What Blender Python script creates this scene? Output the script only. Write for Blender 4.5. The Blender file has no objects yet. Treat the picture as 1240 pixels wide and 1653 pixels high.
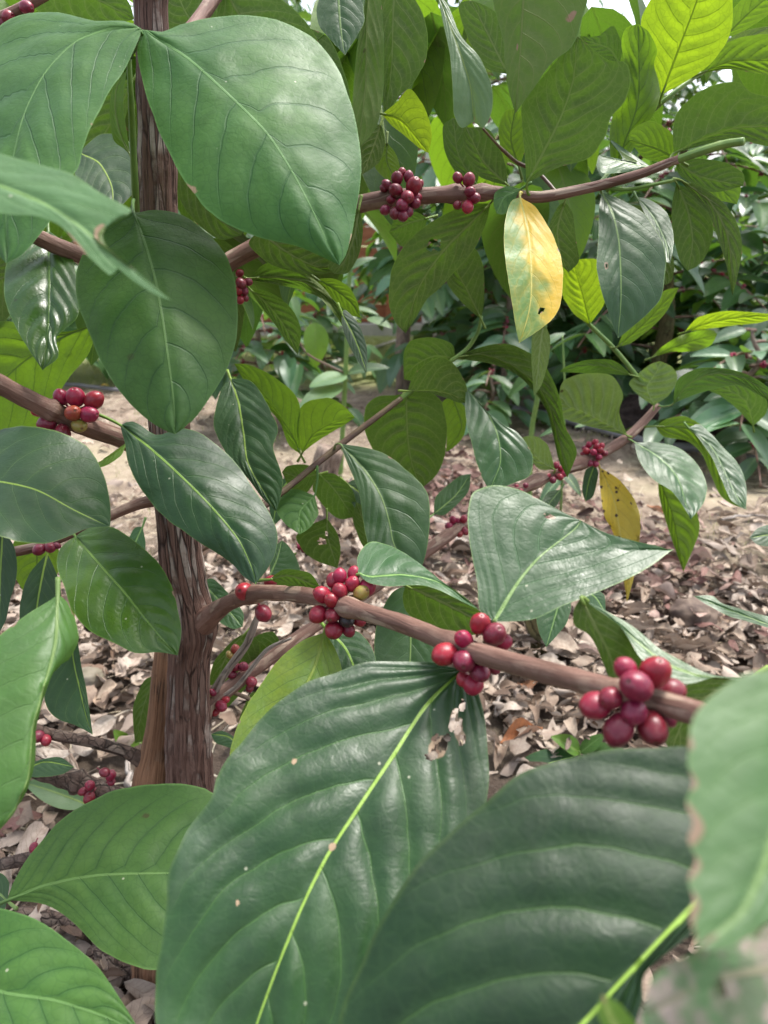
import bpy, bmesh, math, random
import numpy as np
from mathutils import Vector, Matrix, noise as mnoise

# ------------------------------------------------------------------ camera, world, sun, exposure
S = bpy.context.scene
C = S.collection
rad = math.radians
F, CX, CY = 1194.0, 620.0, 826.5          # focal length and centre in units of the 1240x1653 photograph
PITCH, CAMH = 20.0, 0.95

cd = bpy.data.cameras.new('camera')
cam = bpy.data.objects.new('camera', cd)
C.objects.link(cam)
cam.location = (0, 0, CAMH)
cam.rotation_euler = (rad(90 - PITCH), 0, 0)
cd.sensor_fit = 'HORIZONTAL'
cd.sensor_width = 36
cd.lens = F / 1240 * 36
cd.clip_start = 0.01
cd.clip_end = 500
cd.dof.use_dof = True
cd.dof.focus_distance = 0.66
cd.dof.aperture_fstop = 13.0
S.camera = cam

W = bpy.data.worlds.new('World')
S.world = W
W.use_nodes = True
wn = W.node_tree
bg = wn.nodes['Background']
sky = wn.nodes.new('ShaderNodeTexSky')
sky.sky_type = 'NISHITA'
sky.sun_disc = False
SUN_EL, SUN_AZ = 66.0, 42.0               # azimuth from +Y (ahead) towards +X (right)
sky.sun_elevation = rad(SUN_EL)
sky.sun_rotation = rad(SUN_AZ)
sky.air_density = 1.0
sky.dust_density = 4.0
hs = wn.nodes.new('ShaderNodeHueSaturation')
hs.inputs['Saturation'].default_value = 0.5
wn.links.new(sky.outputs[0], hs.inputs['Color'])
wn.links.new(hs.outputs[0], bg.inputs[0])
bg.inputs[1].default_value = 0.15

ld = bpy.data.lights.new('sun', 'SUN')
ld.energy = 1.5
ld.angle = rad(10)
ld.color = (1.0, 0.96, 0.9)
sun = bpy.data.objects.new('sun', ld)
C.objects.link(sun)
d_ = Vector((math.sin(rad(SUN_AZ)) * math.cos(rad(SUN_EL)), math.cos(rad(SUN_AZ)) * math.cos(rad(SUN_EL)), math.sin(rad(SUN_EL))))
sun.rotation_euler = d_.to_track_quat('Z', 'Y').to_euler()
sun.location = (2, 4, 8)

S.view_settings.view_transform = 'Standard'
S.view_settings.look = 'None'
S.view_settings.exposure = 1.42
S.view_settings.gamma = 1
S.render.engine = 'CYCLES'
S.cycles.max_bounces = 8
S.cycles.transmission_bounces = 6
S.cycles.diffuse_bounces = 5
S.cycles.glossy_bounces = 3
S.cycles.caustics_reflective = False
S.cycles.caustics_refractive = False

# ------------------------------------------------------------------ camera rays -> world points
cp, sp_ = math.cos(rad(PITCH)), math.sin(rad(PITCH))
UP = np.array([0, sp_, cp]); FW = np.array([0, cp, -sp_]); RT = np.array([1.0, 0, 0])
CAMP = np.array([0, 0, CAMH])

def P(px, py, d):
    px = np.asarray(px, float); py = np.asarray(py, float); d = np.asarray(d, float)
    x = (px - CX) / F * d; y = -(py - CY) / F * d
    return CAMP + x[..., None] * RT + y[..., None] * UP + d[..., None] * FW

def G(px, py, z=0.0):
    """point of the ground seen at a pixel"""
    r = (px - CX) / F * RT - (py - CY) / F * UP + FW
    k = (z - CAMH) / r[2]
    return CAMP + r * k

def pts(s):
    return np.array([[float(v) for v in q.split(',')] for q in s.split()])

def spline(p, n):
    """Catmull-Rom through p, resampled evenly by arc length to n points"""
    p = np.asarray(p, float)
    if len(p) == 2:
        return p[0] + (p[1] - p[0]) * np.linspace(0, 1, n)[:, None]
    e = np.vstack([2 * p[0] - p[1], p, 2 * p[-1] - p[-2]])
    out = []
    for i in range(len(p) - 1):
        a, b, c, d = e[i], e[i + 1], e[i + 2], e[i + 3]
        t = np.linspace(0, 1, 24, endpoint=False)[:, None]
        tn = 0.42
        m1 = (c - a) * tn; m2 = (d - b) * tn
        out.append((2 * t**3 - 3 * t**2 + 1) * b + (t**3 - 2 * t**2 + t) * m1 + (-2 * t**3 + 3 * t**2) * c + (t**3 - t**2) * m2)
    out = np.vstack(out + [p[-1:]])
    seg = np.linalg.norm(np.diff(out[:, :2] if out.shape[1] > 2 else out, axis=0), axis=1)
    s = np.concatenate([[0], np.cumsum(seg)])
    q = np.linspace(0, s[-1], n)
    return np.stack([np.interp(q, s, out[:, k]) for k in range(out.shape[1])], 1)

# ------------------------------------------------------------------ object helpers
def link(o, parent=None):
    C.objects.link(o)
    if parent is not None:
        o.parent = parent
        o.matrix_parent_inverse = Matrix.Identity(4)
    return o

def meshobj(name, V, Fc, mat, parent=None, smooth=True, uvs=None, origin=None, attrs=None):
    """V in world coordinates (or local when origin is None and parent is None)"""
    V = np.asarray(V, float)
    off = np.zeros(3)
    if parent is not None:
        off = np.array(root_pos(parent))
    if origin is not None:
        o_ = np.array(origin, float)
    else:
        o_ = off
    me = bpy.data.meshes.new(name)
    me.from_pydata((V - o_).tolist(), [], [list(map(int, f)) for f in Fc])
    if smooth:
        me.polygons.foreach_set('use_smooth', [True] * len(me.polygons))
    if uvs:
        li = np.empty(len(me.loops), int); me.loops.foreach_get('vertex_index', li)
        for k, u in uvs.items():
            l = me.uv_layers.new(name=k)
            l.data.foreach_set('uv', np.asarray(u)[li].ravel().astype(np.float32))
    if attrs:
        for k, a in attrs.items():
            at = me.attributes.new(k, 'FLOAT', 'POINT')
            at.data.foreach_set('value', np.asarray(a, np.float32))
    me.update()
    if mat is not None:
        me.materials.append(mat)
    o = bpy.data.objects.new(name, me)
    link(o, parent)
    if origin is not None:
        o.location = Vector(o_ - off)
    return o

def root_pos(o):
    p = Vector((0, 0, 0))
    while o is not None:
        p = p + o.location
        o = o.parent
    return p

def thing(name, label, cat, loc, group=None):
    o = bpy.data.objects.new(name, None)
    o.empty_display_size = 0.1
    C.objects.link(o)
    o.location = Vector(loc)
    o['label'] = label; o['category'] = cat
    if group: o['group'] = group
    return o

def tag(o, label, cat, group=None):
    o['label'] = label; o['category'] = cat
    if group: o['group'] = group
    return o

# ------------------------------------------------------------------ node helpers
class NT:
    def __init__(s, name):
        s.m = bpy.data.materials.new(name); s.m.use_nodes = True
        s.t = s.m.node_tree; s.t.nodes.clear()
        s.out = s.t.nodes.new('ShaderNodeOutputMaterial')
    def n(s, kind, **kw):
        q = s.t.nodes.new('ShaderNode' + kind)
        for k, v in kw.items(): setattr(q, k, v)
        return q
    def put(s, sock, v):
        if v is None: return
        if isinstance(v, bpy.types.NodeSocket): s.t.links.new(v, sock)
        else:
            if isinstance(v, (tuple, list)) and len(v) == 3 and sock.type == 'RGBA': v = (*v, 1)
            sock.default_value = v
    def math(s, op, a, b=None, c=None, clamp=False):
        q = s.n('Math', operation=op, use_clamp=clamp)
        for i, v in enumerate((a, b, c)): s.put(q.inputs[i], v)
        return q.outputs[0]
    def mr(s, v, a, b, c=0.0, d=1.0, smooth=True):
        q = s.n('MapRange', interpolation_type='SMOOTHSTEP' if smooth else 'LINEAR')
        for i, x in enumerate((v, a, b, c, d)): s.put(q.inputs[i], x)
        return q.outputs[0]
    def mix(s, f, a, b, mode='MIX'):
        q = s.n('Mix', data_type='RGBA', blend_type=mode)
        s.put(q.inputs[0], f); s.put(q.inputs[6], a); s.put(q.inputs[7], b)
        return q.outputs[2]
    def mixf(s, f, a, b):
        q = s.n('Mix', data_type='FLOAT')
        s.put(q.inputs[0], f); s.put(q.inputs[2], a); s.put(q.inputs[3], b)
        return q.outputs[0]
    def noise(s, vec, scale, detail=3.0, rough=0.55, dist=0.0):
        q = s.n('TexNoise')
        s.put(q.inputs['Vector'], vec); s.put(q.inputs['Scale'], scale); s.put(q.inputs['Detail'], detail)
        s.put(q.inputs['Roughness'], rough); s.put(q.inputs['Distortion'], dist)
        return q.outputs['Fac']
    def vor(s, vec, scale, feature='F1', rand=1.0):
        q = s.n('TexVoronoi', feature=feature)
        s.put(q.inputs['Vector'], vec); s.put(q.inputs['Scale'], scale); s.put(q.inputs['Randomness'], rand)
        return q
    def bump(s, h, strength=0.3, dist=0.001, normal=None):
        q = s.n('Bump'); s.put(q.inputs['Height'], h); q.inputs['Strength'].default_value = strength
        q.inputs['Distance'].default_value = dist
        if normal is not None: s.put(q.inputs['Normal'], normal)
        return q.outputs[0]
    def bsdf(s, col, rough=0.5, spec=0.5, normal=None, metal=0.0):
        q = s.n('BsdfPrincipled')
        s.put(q.inputs['Base Color'], col); s.put(q.inputs['Roughness'], rough)
        s.put(q.inputs['Specular IOR Level'], spec); s.put(q.inputs['Metallic'], metal)
        if normal is not None: s.put(q.inputs['Normal'], normal)
        return q
    def done(s, sh):
        s.t.links.new(sh if isinstance(sh, bpy.types.NodeSocket) else sh.outputs[0], s.out.inputs['Surface'])
        return s.m

def leafmat(name, top, top2, under, trans, tf=0.3, rough=0.34, vein_top=(.10, .2, .05), vs=.5, halo=.25, rib=(.25, .38, .07),
            vein_under=(.16, .22, .06), mott=7.0, contrast=(.35, .65), spots=.015, spec=.5, net=.18, rim=.5, blot=None, film=.12, vwid=.034, lop=False, tv=.65):
    m = NT(name)
    uv = m.n('UVMap', uv_map='uv').outputs[0]; vw = m.n('UVMap', uv_map='vw').outputs[0]
    su = m.n('SeparateXYZ'); m.put(su.inputs[0], uv)
    sv = m.n('SeparateXYZ'); m.put(sv.inputs[0], vw)
    t = su.outputs[0]
    s_ = m.math('ABSOLUTE', m.math('MULTIPLY_ADD', su.outputs[1], 2.0, -1.0))
    w = sv.outputs[0]; dm = m.math('ABSOLUTE', sv.outputs[1])
    rn = m.n('ObjectInfo').outputs['Random']
    ofs = m.n('VectorMath', operation='ADD'); m.put(ofs.inputs[0], m.n('TexCoord').outputs['Object'])
    cx_ = m.n('CombineXYZ'); m.put(cx_.inputs[0], m.math('MULTIPLY', rn, 31.0)); m.put(cx_.inputs[1], m.math('MULTIPLY', rn, 77.0)); m.put(ofs.inputs[1], cx_.outputs[0])
    obj = ofs.outputs[0]
    wob = m.math('MULTIPLY_ADD', m.noise(obj, 60, 1), 0.16, -0.08)
    dv = m.math('ABSOLUTE', m.math('SUBTRACT', m.math('FRACT', m.math('ADD', m.math('ADD', w, wob), 0.5)), 0.5))
    fade = m.mr(s_, 0.6, 1.0, 1.0, 0.15)
    vein = m.math('MULTIPLY', m.mr(dv, 0.008, vwid, 1.0, 0.0), fade)
    hal = m.math('MULTIPLY', m.mr(dv, 0.0, 0.3, 1.0, 0.0), fade)
    ribw = m.mr(t, 0, 1, 0.0016, 0.0005, False)
    ribm = m.mr(m.math('DIVIDE', dm, ribw), 0.55, 1.0, 1.0, 0.0)
    edge = m.mr(s_, 0.972, 0.992)
    n1 = m.noise(obj, mott, 4, .6); n2 = m.noise(obj, 55, 3, .6); n3 = m.noise(obj, 420, 2)
    vn = m.vor(obj, 150, 'DISTANCE_TO_EDGE').outputs['Distance']
    netm = m.mr(vn, 0.0, 0.12, 1.0, 0.0)
    vc = m.vor(obj, 62)
    rnd = m.n('SeparateXYZ'); m.put(rnd.inputs[0], vc.outputs['Color'])
    speck = m.math('MULTIPLY', m.mr(vc.outputs['Distance'], 0.035, 0.07, 1.0, 0.0), m.mr(rnd.outputs[0], .74, .76))
    if lop:     # greener towards the tip and on one half
        n1 = m.math('ADD', n1, m.math('MULTIPLY_ADD', m.math('MULTIPLY_ADD', su.outputs[1], 2.0, -1.0), -.19, m.math('ADD', m.math('MULTIPLY_ADD', t, .10, -.04), m.mr(t, .62, .92, 0.0, .22))))
    mot = m.mr(n1, contrast[0], contrast[1])
    tc = m.mix(mot, top, top2)
    tc = m.mix(m.math('MULTIPLY', m.mr(n2, .4, .75), .35), tc, tuple(c * .55 for c in top))
    n4 = m.noise(obj, 19, 5, .65, .6)
    tc = m.mix(m.math('MULTIPLY', m.mr(n4, .5, .8), film), tc, (.20, .27, .20))
    tc = m.mix(m.math('MULTIPLY', hal, halo), tc, vein_top)
    tc = m.mix(m.math('MULTIPLY', vein, vs), tc, vein_top)
    tc = m.mix(m.math('MULTIPLY', netm, net), tc, vein_top)
    tc = m.mix(m.math('MULTIPLY', edge, rim), tc, rib)
    tc = m.mix(m.math('MULTIPLY', ribm, .9), tc, rib)
    tc = m.mix(m.math('MULTIPLY', speck, .55), tc, (.55, .55, .4))
    uc = m.mix(mot, under, tuple(c * 1.3 for c in under))
    veinu = m.math('MULTIPLY', m.mr(dv, 0.012, .06, 1.0, 0.0), fade)
    uc = m.mix(m.math('MULTIPLY', m.mr(n2, .42, .75), .35), uc, tuple(x * .6 for x in under))
    uc = m.mix(m.math('MULTIPLY', m.mr(n4, .5, .75), .3), uc, tuple(x * 1.9 for x in under))
    uc = m.mix(m.math('MULTIPLY', hal, .22), uc, vein_under)
    uc = m.mix(m.math('MULTIPLY', veinu, .85), uc, vein_under)
    uc = m.mix(m.math('MULTIPLY', netm, .3), uc, vein_under)
    uc = m.mix(m.math('MULTIPLY', edge, rim), uc, rib)
    uc = m.mix(m.math('MULTIPLY', ribm, .85), uc, tuple(c * 1.15 for c in vein_under))
    bf = m.n('NewGeometry').outputs['Backfacing']
    col = m.mix(bf, tc, uc)
    tcol = m.mix(m.math('MULTIPLY', m.math('ADD', veinu, m.math('MULTIPLY', netm, .35)), tv), trans, tuple(c * .45 for c in trans))
    tcol = m.mix(m.math('MULTIPLY', ribm, tv + .3), tcol, tuple(c * .3 for c in trans))
    tcol = m.mix(m.math('MULTIPLY', m.mr(n1, .45, .7), .4), tcol, tuple(c * .6 for c in trans))
    if spots > 0:
        vs_ = m.vor(obj, 85); r2 = m.n('SeparateXYZ'); m.put(r2.inputs[0], vs_.outputs['Color'])
        sm = m.math('MULTIPLY', m.mr(m.math('ADD', vs_.outputs['Distance'], m.math('MULTIPLY', n3, .25)), .30, .42, 1.0, 0.0), m.mr(r2.outputs[0], 1 - spots, 1 - spots + .02))
        sm2 = m.math('MULTIPLY', m.mr(m.noise(obj, 26, 6, .75), .58, .68), min(1, spots * 2))
        sm = m.math('MAXIMUM', sm, sm2)
        col = m.mix(sm, col, (.05, .025, .012)); tcol = m.mix(sm, tcol, (.04, .02, .01))
    burn = m.n('Attribute', attribute_name='burn').outputs['Fac']
    bm_ = m.math('ADD', burn, m.math('MULTIPLY_ADD', m.noise(obj, 200, 2), .5, -.25))
    bmask = m.math('MULTIPLY', m.mr(bm_, .35, .6), m.mr(burn, .02, .1))
    col = m.mix(bmask, col, (.30, .21, .13)); tcol = m.mix(bmask, tcol, (.25, .16, .07))
    if blot:
        bl = m.mr(m.noise(obj, blot[1], 3, .6), blot[2], blot[2] + .12)
        col = m.mix(bl, col, blot[0]); tcol = m.mix(bl, tcol, blot[0])
    inf = m.n('ObjectInfo').outputs['Random']
    hv = m.n('HueSaturation'); m.put(hv.inputs['Color'], col)
    m.put(hv.inputs['Value'], m.mr(inf, 0, 1, .8, 1.2, False)); m.put(hv.inputs['Hue'], m.mr(m.math('FRACT', m.math('MULTIPLY', inf, 7.3)), 0, 1, .488, .51, False))
    rg = m.mixf(bf, m.math('ADD', m.mr(n4, .3, .7, rough - .07, rough + .13), m.math('MULTIPLY', n2, .10)), .55)
    h = m.math('ADD', m.math('MULTIPLY', n2, .8), m.math('MULTIPLY', n3, .15))
    h = m.math('SUBTRACT', h, m.math('MULTIPLY', m.math('ADD', vein, m.math('MULTIPLY', netm, .1)), .45))
    h = m.math('ADD', h, m.math('MULTIPLY', ribm, .5))
    h = m.math('ADD', h, m.math('MULTIPLY', n4, 1.6))
    nb = m.bump(h, .5, .0014)
    b = m.bsdf(hv.outputs[0], rg, m.mixf(bf, spec, .25), nb)
    tr = m.n('BsdfTranslucent'); m.put(tr.inputs['Color'], tcol); m.put(tr.inputs['Normal'], nb)
    mx = m.n('MixShader'); mx.inputs[0].default_value = tf
    m.t.links.new(b.outputs[0], mx.inputs[1]); m.t.links.new(tr.outputs[0], mx.inputs[2])
    return m.done(mx)

U_ = (.078, .125, .028)
MATS = {
    # mid green, matt, dark veins
    'mid': leafmat('leaf_mid_green', (.036, .105, .024), (.062, .148, .030), U_, (.15, .34, .025), .25, .46, vein_top=(.020, .075, .020), vs=.5, halo=.4, rib=(.12, .24, .07), spec=.25, film=.06),
    # dark glossy with pale ribs
    'big': leafmat('leaf_large_green', (.010, .038, .010), (.018, .060, .012), U_, (.07, .18, .02), .13, .36, vein_top=(.065, .15, .035), vs=.45, halo=.10, rib=(.25, .40, .06), rim=.06, film=.14, vwid=.032, spec=.5, net=.06),
    'dark': leafmat('leaf_dark_green', (.014, .050, .016), (.022, .068, .018), U_, (.09, .22, .02), .15, .42, vein_top=(.07, .15, .035), vs=.45, halo=.10, rib=(.25, .40, .06), rim=.25, film=.12, vwid=.036, spec=.42, net=.08),
    'deep': leafmat('leaf_deep_green', (.0055, .021, .0075), (.009, .031, .0085), U_, (.06, .16, .02), .12, .40, vein_top=(.06, .13, .03), vs=.4, halo=.08, rib=(.25, .40, .06), rim=.05, film=.05, vwid=.03, spec=.34, net=.05),
    'fresh': leafmat('leaf_fresh_green', (.045, .145, .030), (.075, .20, .036), (.11, .19, .035), (.20, .42, .03), .32, .40, vein_top=(.10, .22, .06), vs=.45, halo=.15, rib=(.2, .34, .09)),
    'fdark': leafmat('leaf_far_dark', (.030, .085, .034), (.05, .12, .045), U_, (.16, .34, .04), .25, .34, vein_top=(.085, .18, .07), vs=.5, halo=.1, rib=(.2, .34, .12), spec=.8, film=.35),
    'glossy': leafmat('leaf_glossy_green', (.024, .088, .012), (.06, .135, .014), U_, (.15, .32, .02), .2, .27, vein_top=(.05, .13, .03), vs=.5, halo=.15, rib=(.15, .28, .05), film=.12),
    'teal': leafmat('leaf_blue_green', (.020, .070, .020), (.034, .098, .024), U_, (.12, .28, .03), .22, .36, vein_top=(.085, .18, .07), vs=.5, halo=.12, rib=(.22, .36, .10), film=.14, vwid=.045, net=.05),
    'olive': leafmat('leaf_olive', (.032, .088, .022), (.05, .125, .024), (.062, .098, .022), (.11, .235, .016), .37, .4, vein_under=(.20, .245, .085), tv=.1),
    'young': leafmat('leaf_young_green', (.075, .18, .02), (.10, .23, .022), (.11, .19, .025), (.24, .44, .02), .42, .4, vein_top=(.13, .26, .05), vein_under=(.11, .19, .04), rib=(.26, .38, .09)),
    'lime': leafmat('leaf_lime_green', (.14, .28, .02), (.18, .33, .02), (.19, .31, .02), (.42, .62, .018), .58, .4, vein_top=(.12, .24, .02), vein_under=(.12, .23, .02), net=.35),
    'pale': leafmat('leaf_pale_green', (.075, .17, .065), (.10, .21, .075), (.115, .17, .05), (.24, .38, .06), .28, .42, vein_top=(.14, .26, .1), vein_under=(.26, .33, .14), film=.3, tv=.2),
    'yellow': leafmat('leaf_yellow', (.66, .43, .015), (.10, .26, .06), (.7, .5, .04), (.8, .52, .02), .3, .42, vein_top=(.6, .5, .08), vs=.4, halo=.1, rib=(.6, .55, .12), mott=13, contrast=(.41, .55), spots=.006, film=.1, lop=True),
    'yellowgreen': leafmat('leaf_yellowing', (.09, .22, .02), (.32, .36, .02), (.2, .28, .03), (.42, .55, .03), .4, .38, mott=9, contrast=(.45, .7), spots=.02, rib=(.3, .42, .06)),
    'spotted': leafmat('leaf_yellow_brown', (.58, .40, .03), (.46, .36, .05), (.58, .40, .05), (.65, .45, .03), .3, .45, vein_top=(.42, .33, .06), vein_under=(.46, .36, .06), rib=(.6, .5, .12), spots=.42, film=.1),
    'withered': leafmat('leaf_withered', (.14, .20, .11), (.40, .32, .27), (.2, .2, .1), (.3, .3, .12), .3, .6, spots=.4, mott=95, contrast=(.44, .56), blot=((.12, .23, .09), 62, .48), vs=.1, halo=0, rib=(.35, .33, .2)),
    'near': leafmat('leaf_soft_green', (.080, .19, .065), (.11, .24, .065), U_, (.25, .42, .08), .3, .42, vein_top=(.13, .27, .09), rib=(.2, .36, .1), blot=((.30, .22, .12), 16, .70)),
    # plants behind, glossy leaves, sky sheen partly painted in by paler base and film
    'far': leafmat('leaf_far_glossy', (.06, .17, .075), (.10, .23, .10), U_, (.22, .42, .05), .3, .34, vein_top=(.085, .18, .07), vs=.5, halo=.1, rib=(.2, .34, .12), spec=1.0, film=.5),
}

def barkmat(name, c1, c2, c3, stretch=(18, 60), flake=.45, bs=.7, rough=.8, rings=0.0, crisp=1.0):
    """bark of long strips: stretch = strips per metre along and around"""
    m = NT(name)
    uv = m.n('UVMap', uv_map='uv').outputs[0]
    def mapped(kx, ky):
        mp = m.n('Mapping'); m.put(mp.inputs[0], uv); mp.inputs['Scale'].default_value = (stretch[1] * kx, stretch[0] * ky, 1)
        return mp.outputs[0]
    obj = m.n('TexCoord').outputs['Object']
    warp = m.n('VectorMath', operation='MULTIPLY_ADD')
    nz = m.n('TexNoise'); m.put(nz.inputs['Vector'], obj); nz.inputs['Scale'].default_value = 40
    m.put(warp.inputs[0], nz.outputs['Color']); warp.inputs[1].default_value = (.5, .3, 0); m.put(warp.inputs[2], mapped(1, 1))
    v = warp.outputs[0]
    n1 = m.noise(v, 1.0, 6, .7, .3); n2 = m.noise(mapped(3.2, 1.4), 1.0, 5, .65); n3 = m.noise(obj, 26, 5, .65); n5 = m.noise(obj, 9, 3, .5)
    vo = m.vor(v, .9); ve = m.vor(v, .9, 'DISTANCE_TO_EDGE').outputs['Distance']
    cell = m.n('SeparateXYZ'); m.put(cell.inputs[0], vo.outputs['Color'])
    crk = m.math('MULTIPLY', m.mr(ve, .0, .10, 1.0, 0.0), m.mr(n3, .35, .6))
    col = m.mix(m.mr(n1, .32, .66), c1, c2)
    col = m.mix(m.math('MULTIPLY', m.mr(cell.outputs[0], .55, 1.0), .45), col, tuple(c * .5 for c in c1))
    col = m.mix(m.math('MULTIPLY', m.math('MULTIPLY', m.mr(cell.outputs[1], .5, .75), m.mr(n3, .42, .6)), flake), col, c3)
    col = m.mix(m.math('MULTIPLY', m.mr(n2, .52, .72), .5 * crisp), col, tuple(min(1, c * 1.5) for c in c2))
    col = m.mix(m.math('MULTIPLY', m.mr(n2, .46, .30), .75 * crisp), col, tuple(c * .22 for c in c1))
    crk = m.math('MULTIPLY', crk, crisp)
    col = m.mix(m.math('MULTIPLY', crk, .85), col, tuple(c * .16 for c in c1))
    col = m.mix(m.math('MULTIPLY', m.mr(n5, .4, .7), .35), col, tuple(c * .6 for c in c1))
    h = m.math('ADD', m.math('MULTIPLY', n1, .8), m.math('MULTIPLY', n2, .7))
    h = m.math('ADD', h, m.math('MULTIPLY', cell.outputs[0], .5))
    h = m.math('SUBTRACT', h, crk)
    if rings:
        rr = m.vor(mapped(.5, 1.2), 1.3, 'DISTANCE_TO_EDGE').outputs['Distance']
        cr = m.mr(rr, 0, .05, 1, 0)
        col = m.mix(m.math('MULTIPLY', cr, rings), col, (.02, .014, .01))
        h = m.math('SUBTRACT', h, m.math('MULTIPLY', cr, rings))
    nb = m.bump(h, bs, .003)
    return m.done(m.bsdf(col, rough, .25, nb))

BARK = barkmat('bark_trunk', (.105, .053, .040), (.225, .138, .108), (.42, .36, .31), (17, 190), .95, .85)
BARK2 = barkmat('bark_orange_stem', (.19, .092, .05), (.30, .165, .095), (.28, .22, .17), (10, 190), .3, .45)
BARKB = barkmat('bark_branch', (.155, .080, .060), (.245, .145, .112), (.42, .32, .24), (26, 190), .75, .3, .62, 0.0, .28)
BARKD = barkmat('bark_grey_branch', (.080, .052, .041), (.16, .112, .088), (.3, .25, .2), (50, 70), .4, .8, .85, .55)
BARKG = barkmat('bark_pale', (.22, .155, .12), (.35, .27, .21), (.42, .38, .3), (16, 80), .5, .7)
DEAD = barkmat('dead_wood', (.28, .23, .19), (.46, .40, .35), (.52, .48, .44), (14, 140), .5, .7)

def plain(name, c1, c2=None, rough=.6, scale=20, spec=.4, bs=.2, trans=None):
    m = NT(name)
    obj = m.n('TexCoord').outputs['Object']
    c2 = c2 or tuple(c * .7 for c in c1)
    n = m.noise(obj, scale, 5, .6)
    col = m.mix(m.mr(n, .35, .65), c1, c2)
    nb = m.bump(m.noise(obj, scale * 4, 3), bs, .002)
    return m.done(m.bsdf(col, rough, spec, nb))

STEM = plain('green_stem', (.17, .27, .06), (.12, .22, .05), .45, 60)
STEMB = plain('brown_green_twig', (.085, .045, .035), (.12, .085, .04), .5, 45)

def cherrymat(name, c1, c2, rough=.3, dust=.25):
    m = NT(name)
    tc = m.n('TexCoord'); obj = tc.outputs['Object']
    inf = m.n('ObjectInfo').outputs['Random']
    sx = m.n('SeparateXYZ'); m.put(sx.inputs[0], obj)
    off = m.n('VectorMath', operation='ADD'); m.put(off.inputs[0], obj)
    cmb = m.n('CombineXYZ'); m.put(cmb.inputs[0], m.math('MULTIPLY', inf, 9.0)); m.put(off.inputs[1], cmb.outputs[0])
    v = off.outputs[0]
    n = m.noise(v, 170, 3, .6)
    streak = m.noise(v, 500, 3, .6)
    col = m.mix(m.mr(n, .3, .7), c1, c2)
    col = m.mix(m.math('MULTIPLY', m.mr(inf, 0, 1), .5), col, tuple(c * .5 for c in c2))
    col = m.mix(m.math('MULTIPLY', m.mr(streak, .5, .8), dust), col, (.42, .2, .18))
    # the pale scar at the free end of the fruit
    rxy = m.math('SQRT', m.math('ADD', m.math('POWER', sx.outputs[0], 2.0), m.math('POWER', sx.outputs[1], 2.0)))
    tip = m.math('MULTIPLY', m.mr(rxy, .0008, .0015, 1.0, 0.0), m.mr(sx.outputs[2], .003, .004))
    col = m.mix(m.math('MULTIPLY', tip, .7), col, (.14, .06, .045))
    hv = m.n('HueSaturation'); m.put(hv.inputs['Color'], col)
    m.put(hv.inputs['Hue'], m.mr(m.math('FRACT', m.math('MULTIPLY', inf, 5.7)), 0, 1, .480, .500, False))
    b = m.bsdf(hv.outputs[0], m.mr(n, .3, .7, rough, rough + .14), .5, m.bump(streak, .12, .0006))
    b.inputs['Subsurface Weight'].default_value = .12
    b.inputs['Subsurface Radius'].default_value = (.004, .001, .001)
    b.inputs['Subsurface Scale'].default_value = .6
    return m.done(b)

CHM = {'r': cherrymat('cherry_red', (.38, .018, .032), (.26, .012, .024)),
       'd': cherrymat('cherry_dark_red', (.26, .017, .030), (.17, .012, .024)),
       'o': cherrymat('cherry_orange', (.36, .10, .04), (.30, .05, .03)),
       'g': cherrymat('cherry_green', (.28, .30, .06), (.33, .2, .05)),
       'k': cherrymat('cherry_black', (.018, .013, .018), (.03, .02, .02))}

# ------------------------------------------------------------------ tubes
def tube_arrays(p, r, seg=12, disp=None, cap=True):
    """p (n,3) world points, r (n,) radii"""
    p = np.asarray(p, float); r = np.asarray(r, float); n = len(p)
    tan = np.gradient(p, axis=0); tan /= np.linalg.norm(tan, axis=1)[:, None] + 1e-12
    ref = np.array([0, 0, 1.0]) if abs(tan[0][2]) < .8 else np.array([0, 1.0, 0])
    a = np.cross(tan[0], ref); a /= np.linalg.norm(a)
    fr = []
    for i in range(n):
        a = a - tan[i] * np.dot(a, tan[i]); a /= np.linalg.norm(a)
        fr.append((a, np.cross(tan[i], a)))
    V, UV = [], []
    s = np.concatenate([[0], np.cumsum(np.linalg.norm(np.diff(p, axis=0), axis=1))])
    for i in range(n):
        for j in range(seg + 1):
            th = 2 * math.pi * (j % seg) / seg
            k = 1.0
            if disp: k = 1 + disp(th, s[i])
            V.append(p[i] + r[i] * k * (math.cos(th) * fr[i][0] + math.sin(th) * fr[i][1]))
            UV.append((j / seg * 2 * math.pi * float(np.mean(r)), s[i]))
    Fc = []
    w = seg + 1
    for i in range(n - 1):
        for j in range(seg):
            Fc.append((i * w + j, i * w + j + 1, (i + 1) * w + j + 1, (i + 1) * w + j))
    if cap:
        V.append(p[0]); UV.append((0, 0)); V.append(p[-1]); UV.append((0, s[-1]))
        b, e = len(V) - 2, len(V) - 1
        for j in range(seg):
            Fc.append((b, j + 1, j)); Fc.append((e, (n - 1) * w + j, (n - 1) * w + j + 1))
    return np.array(V), Fc, np.array(UV)

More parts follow.
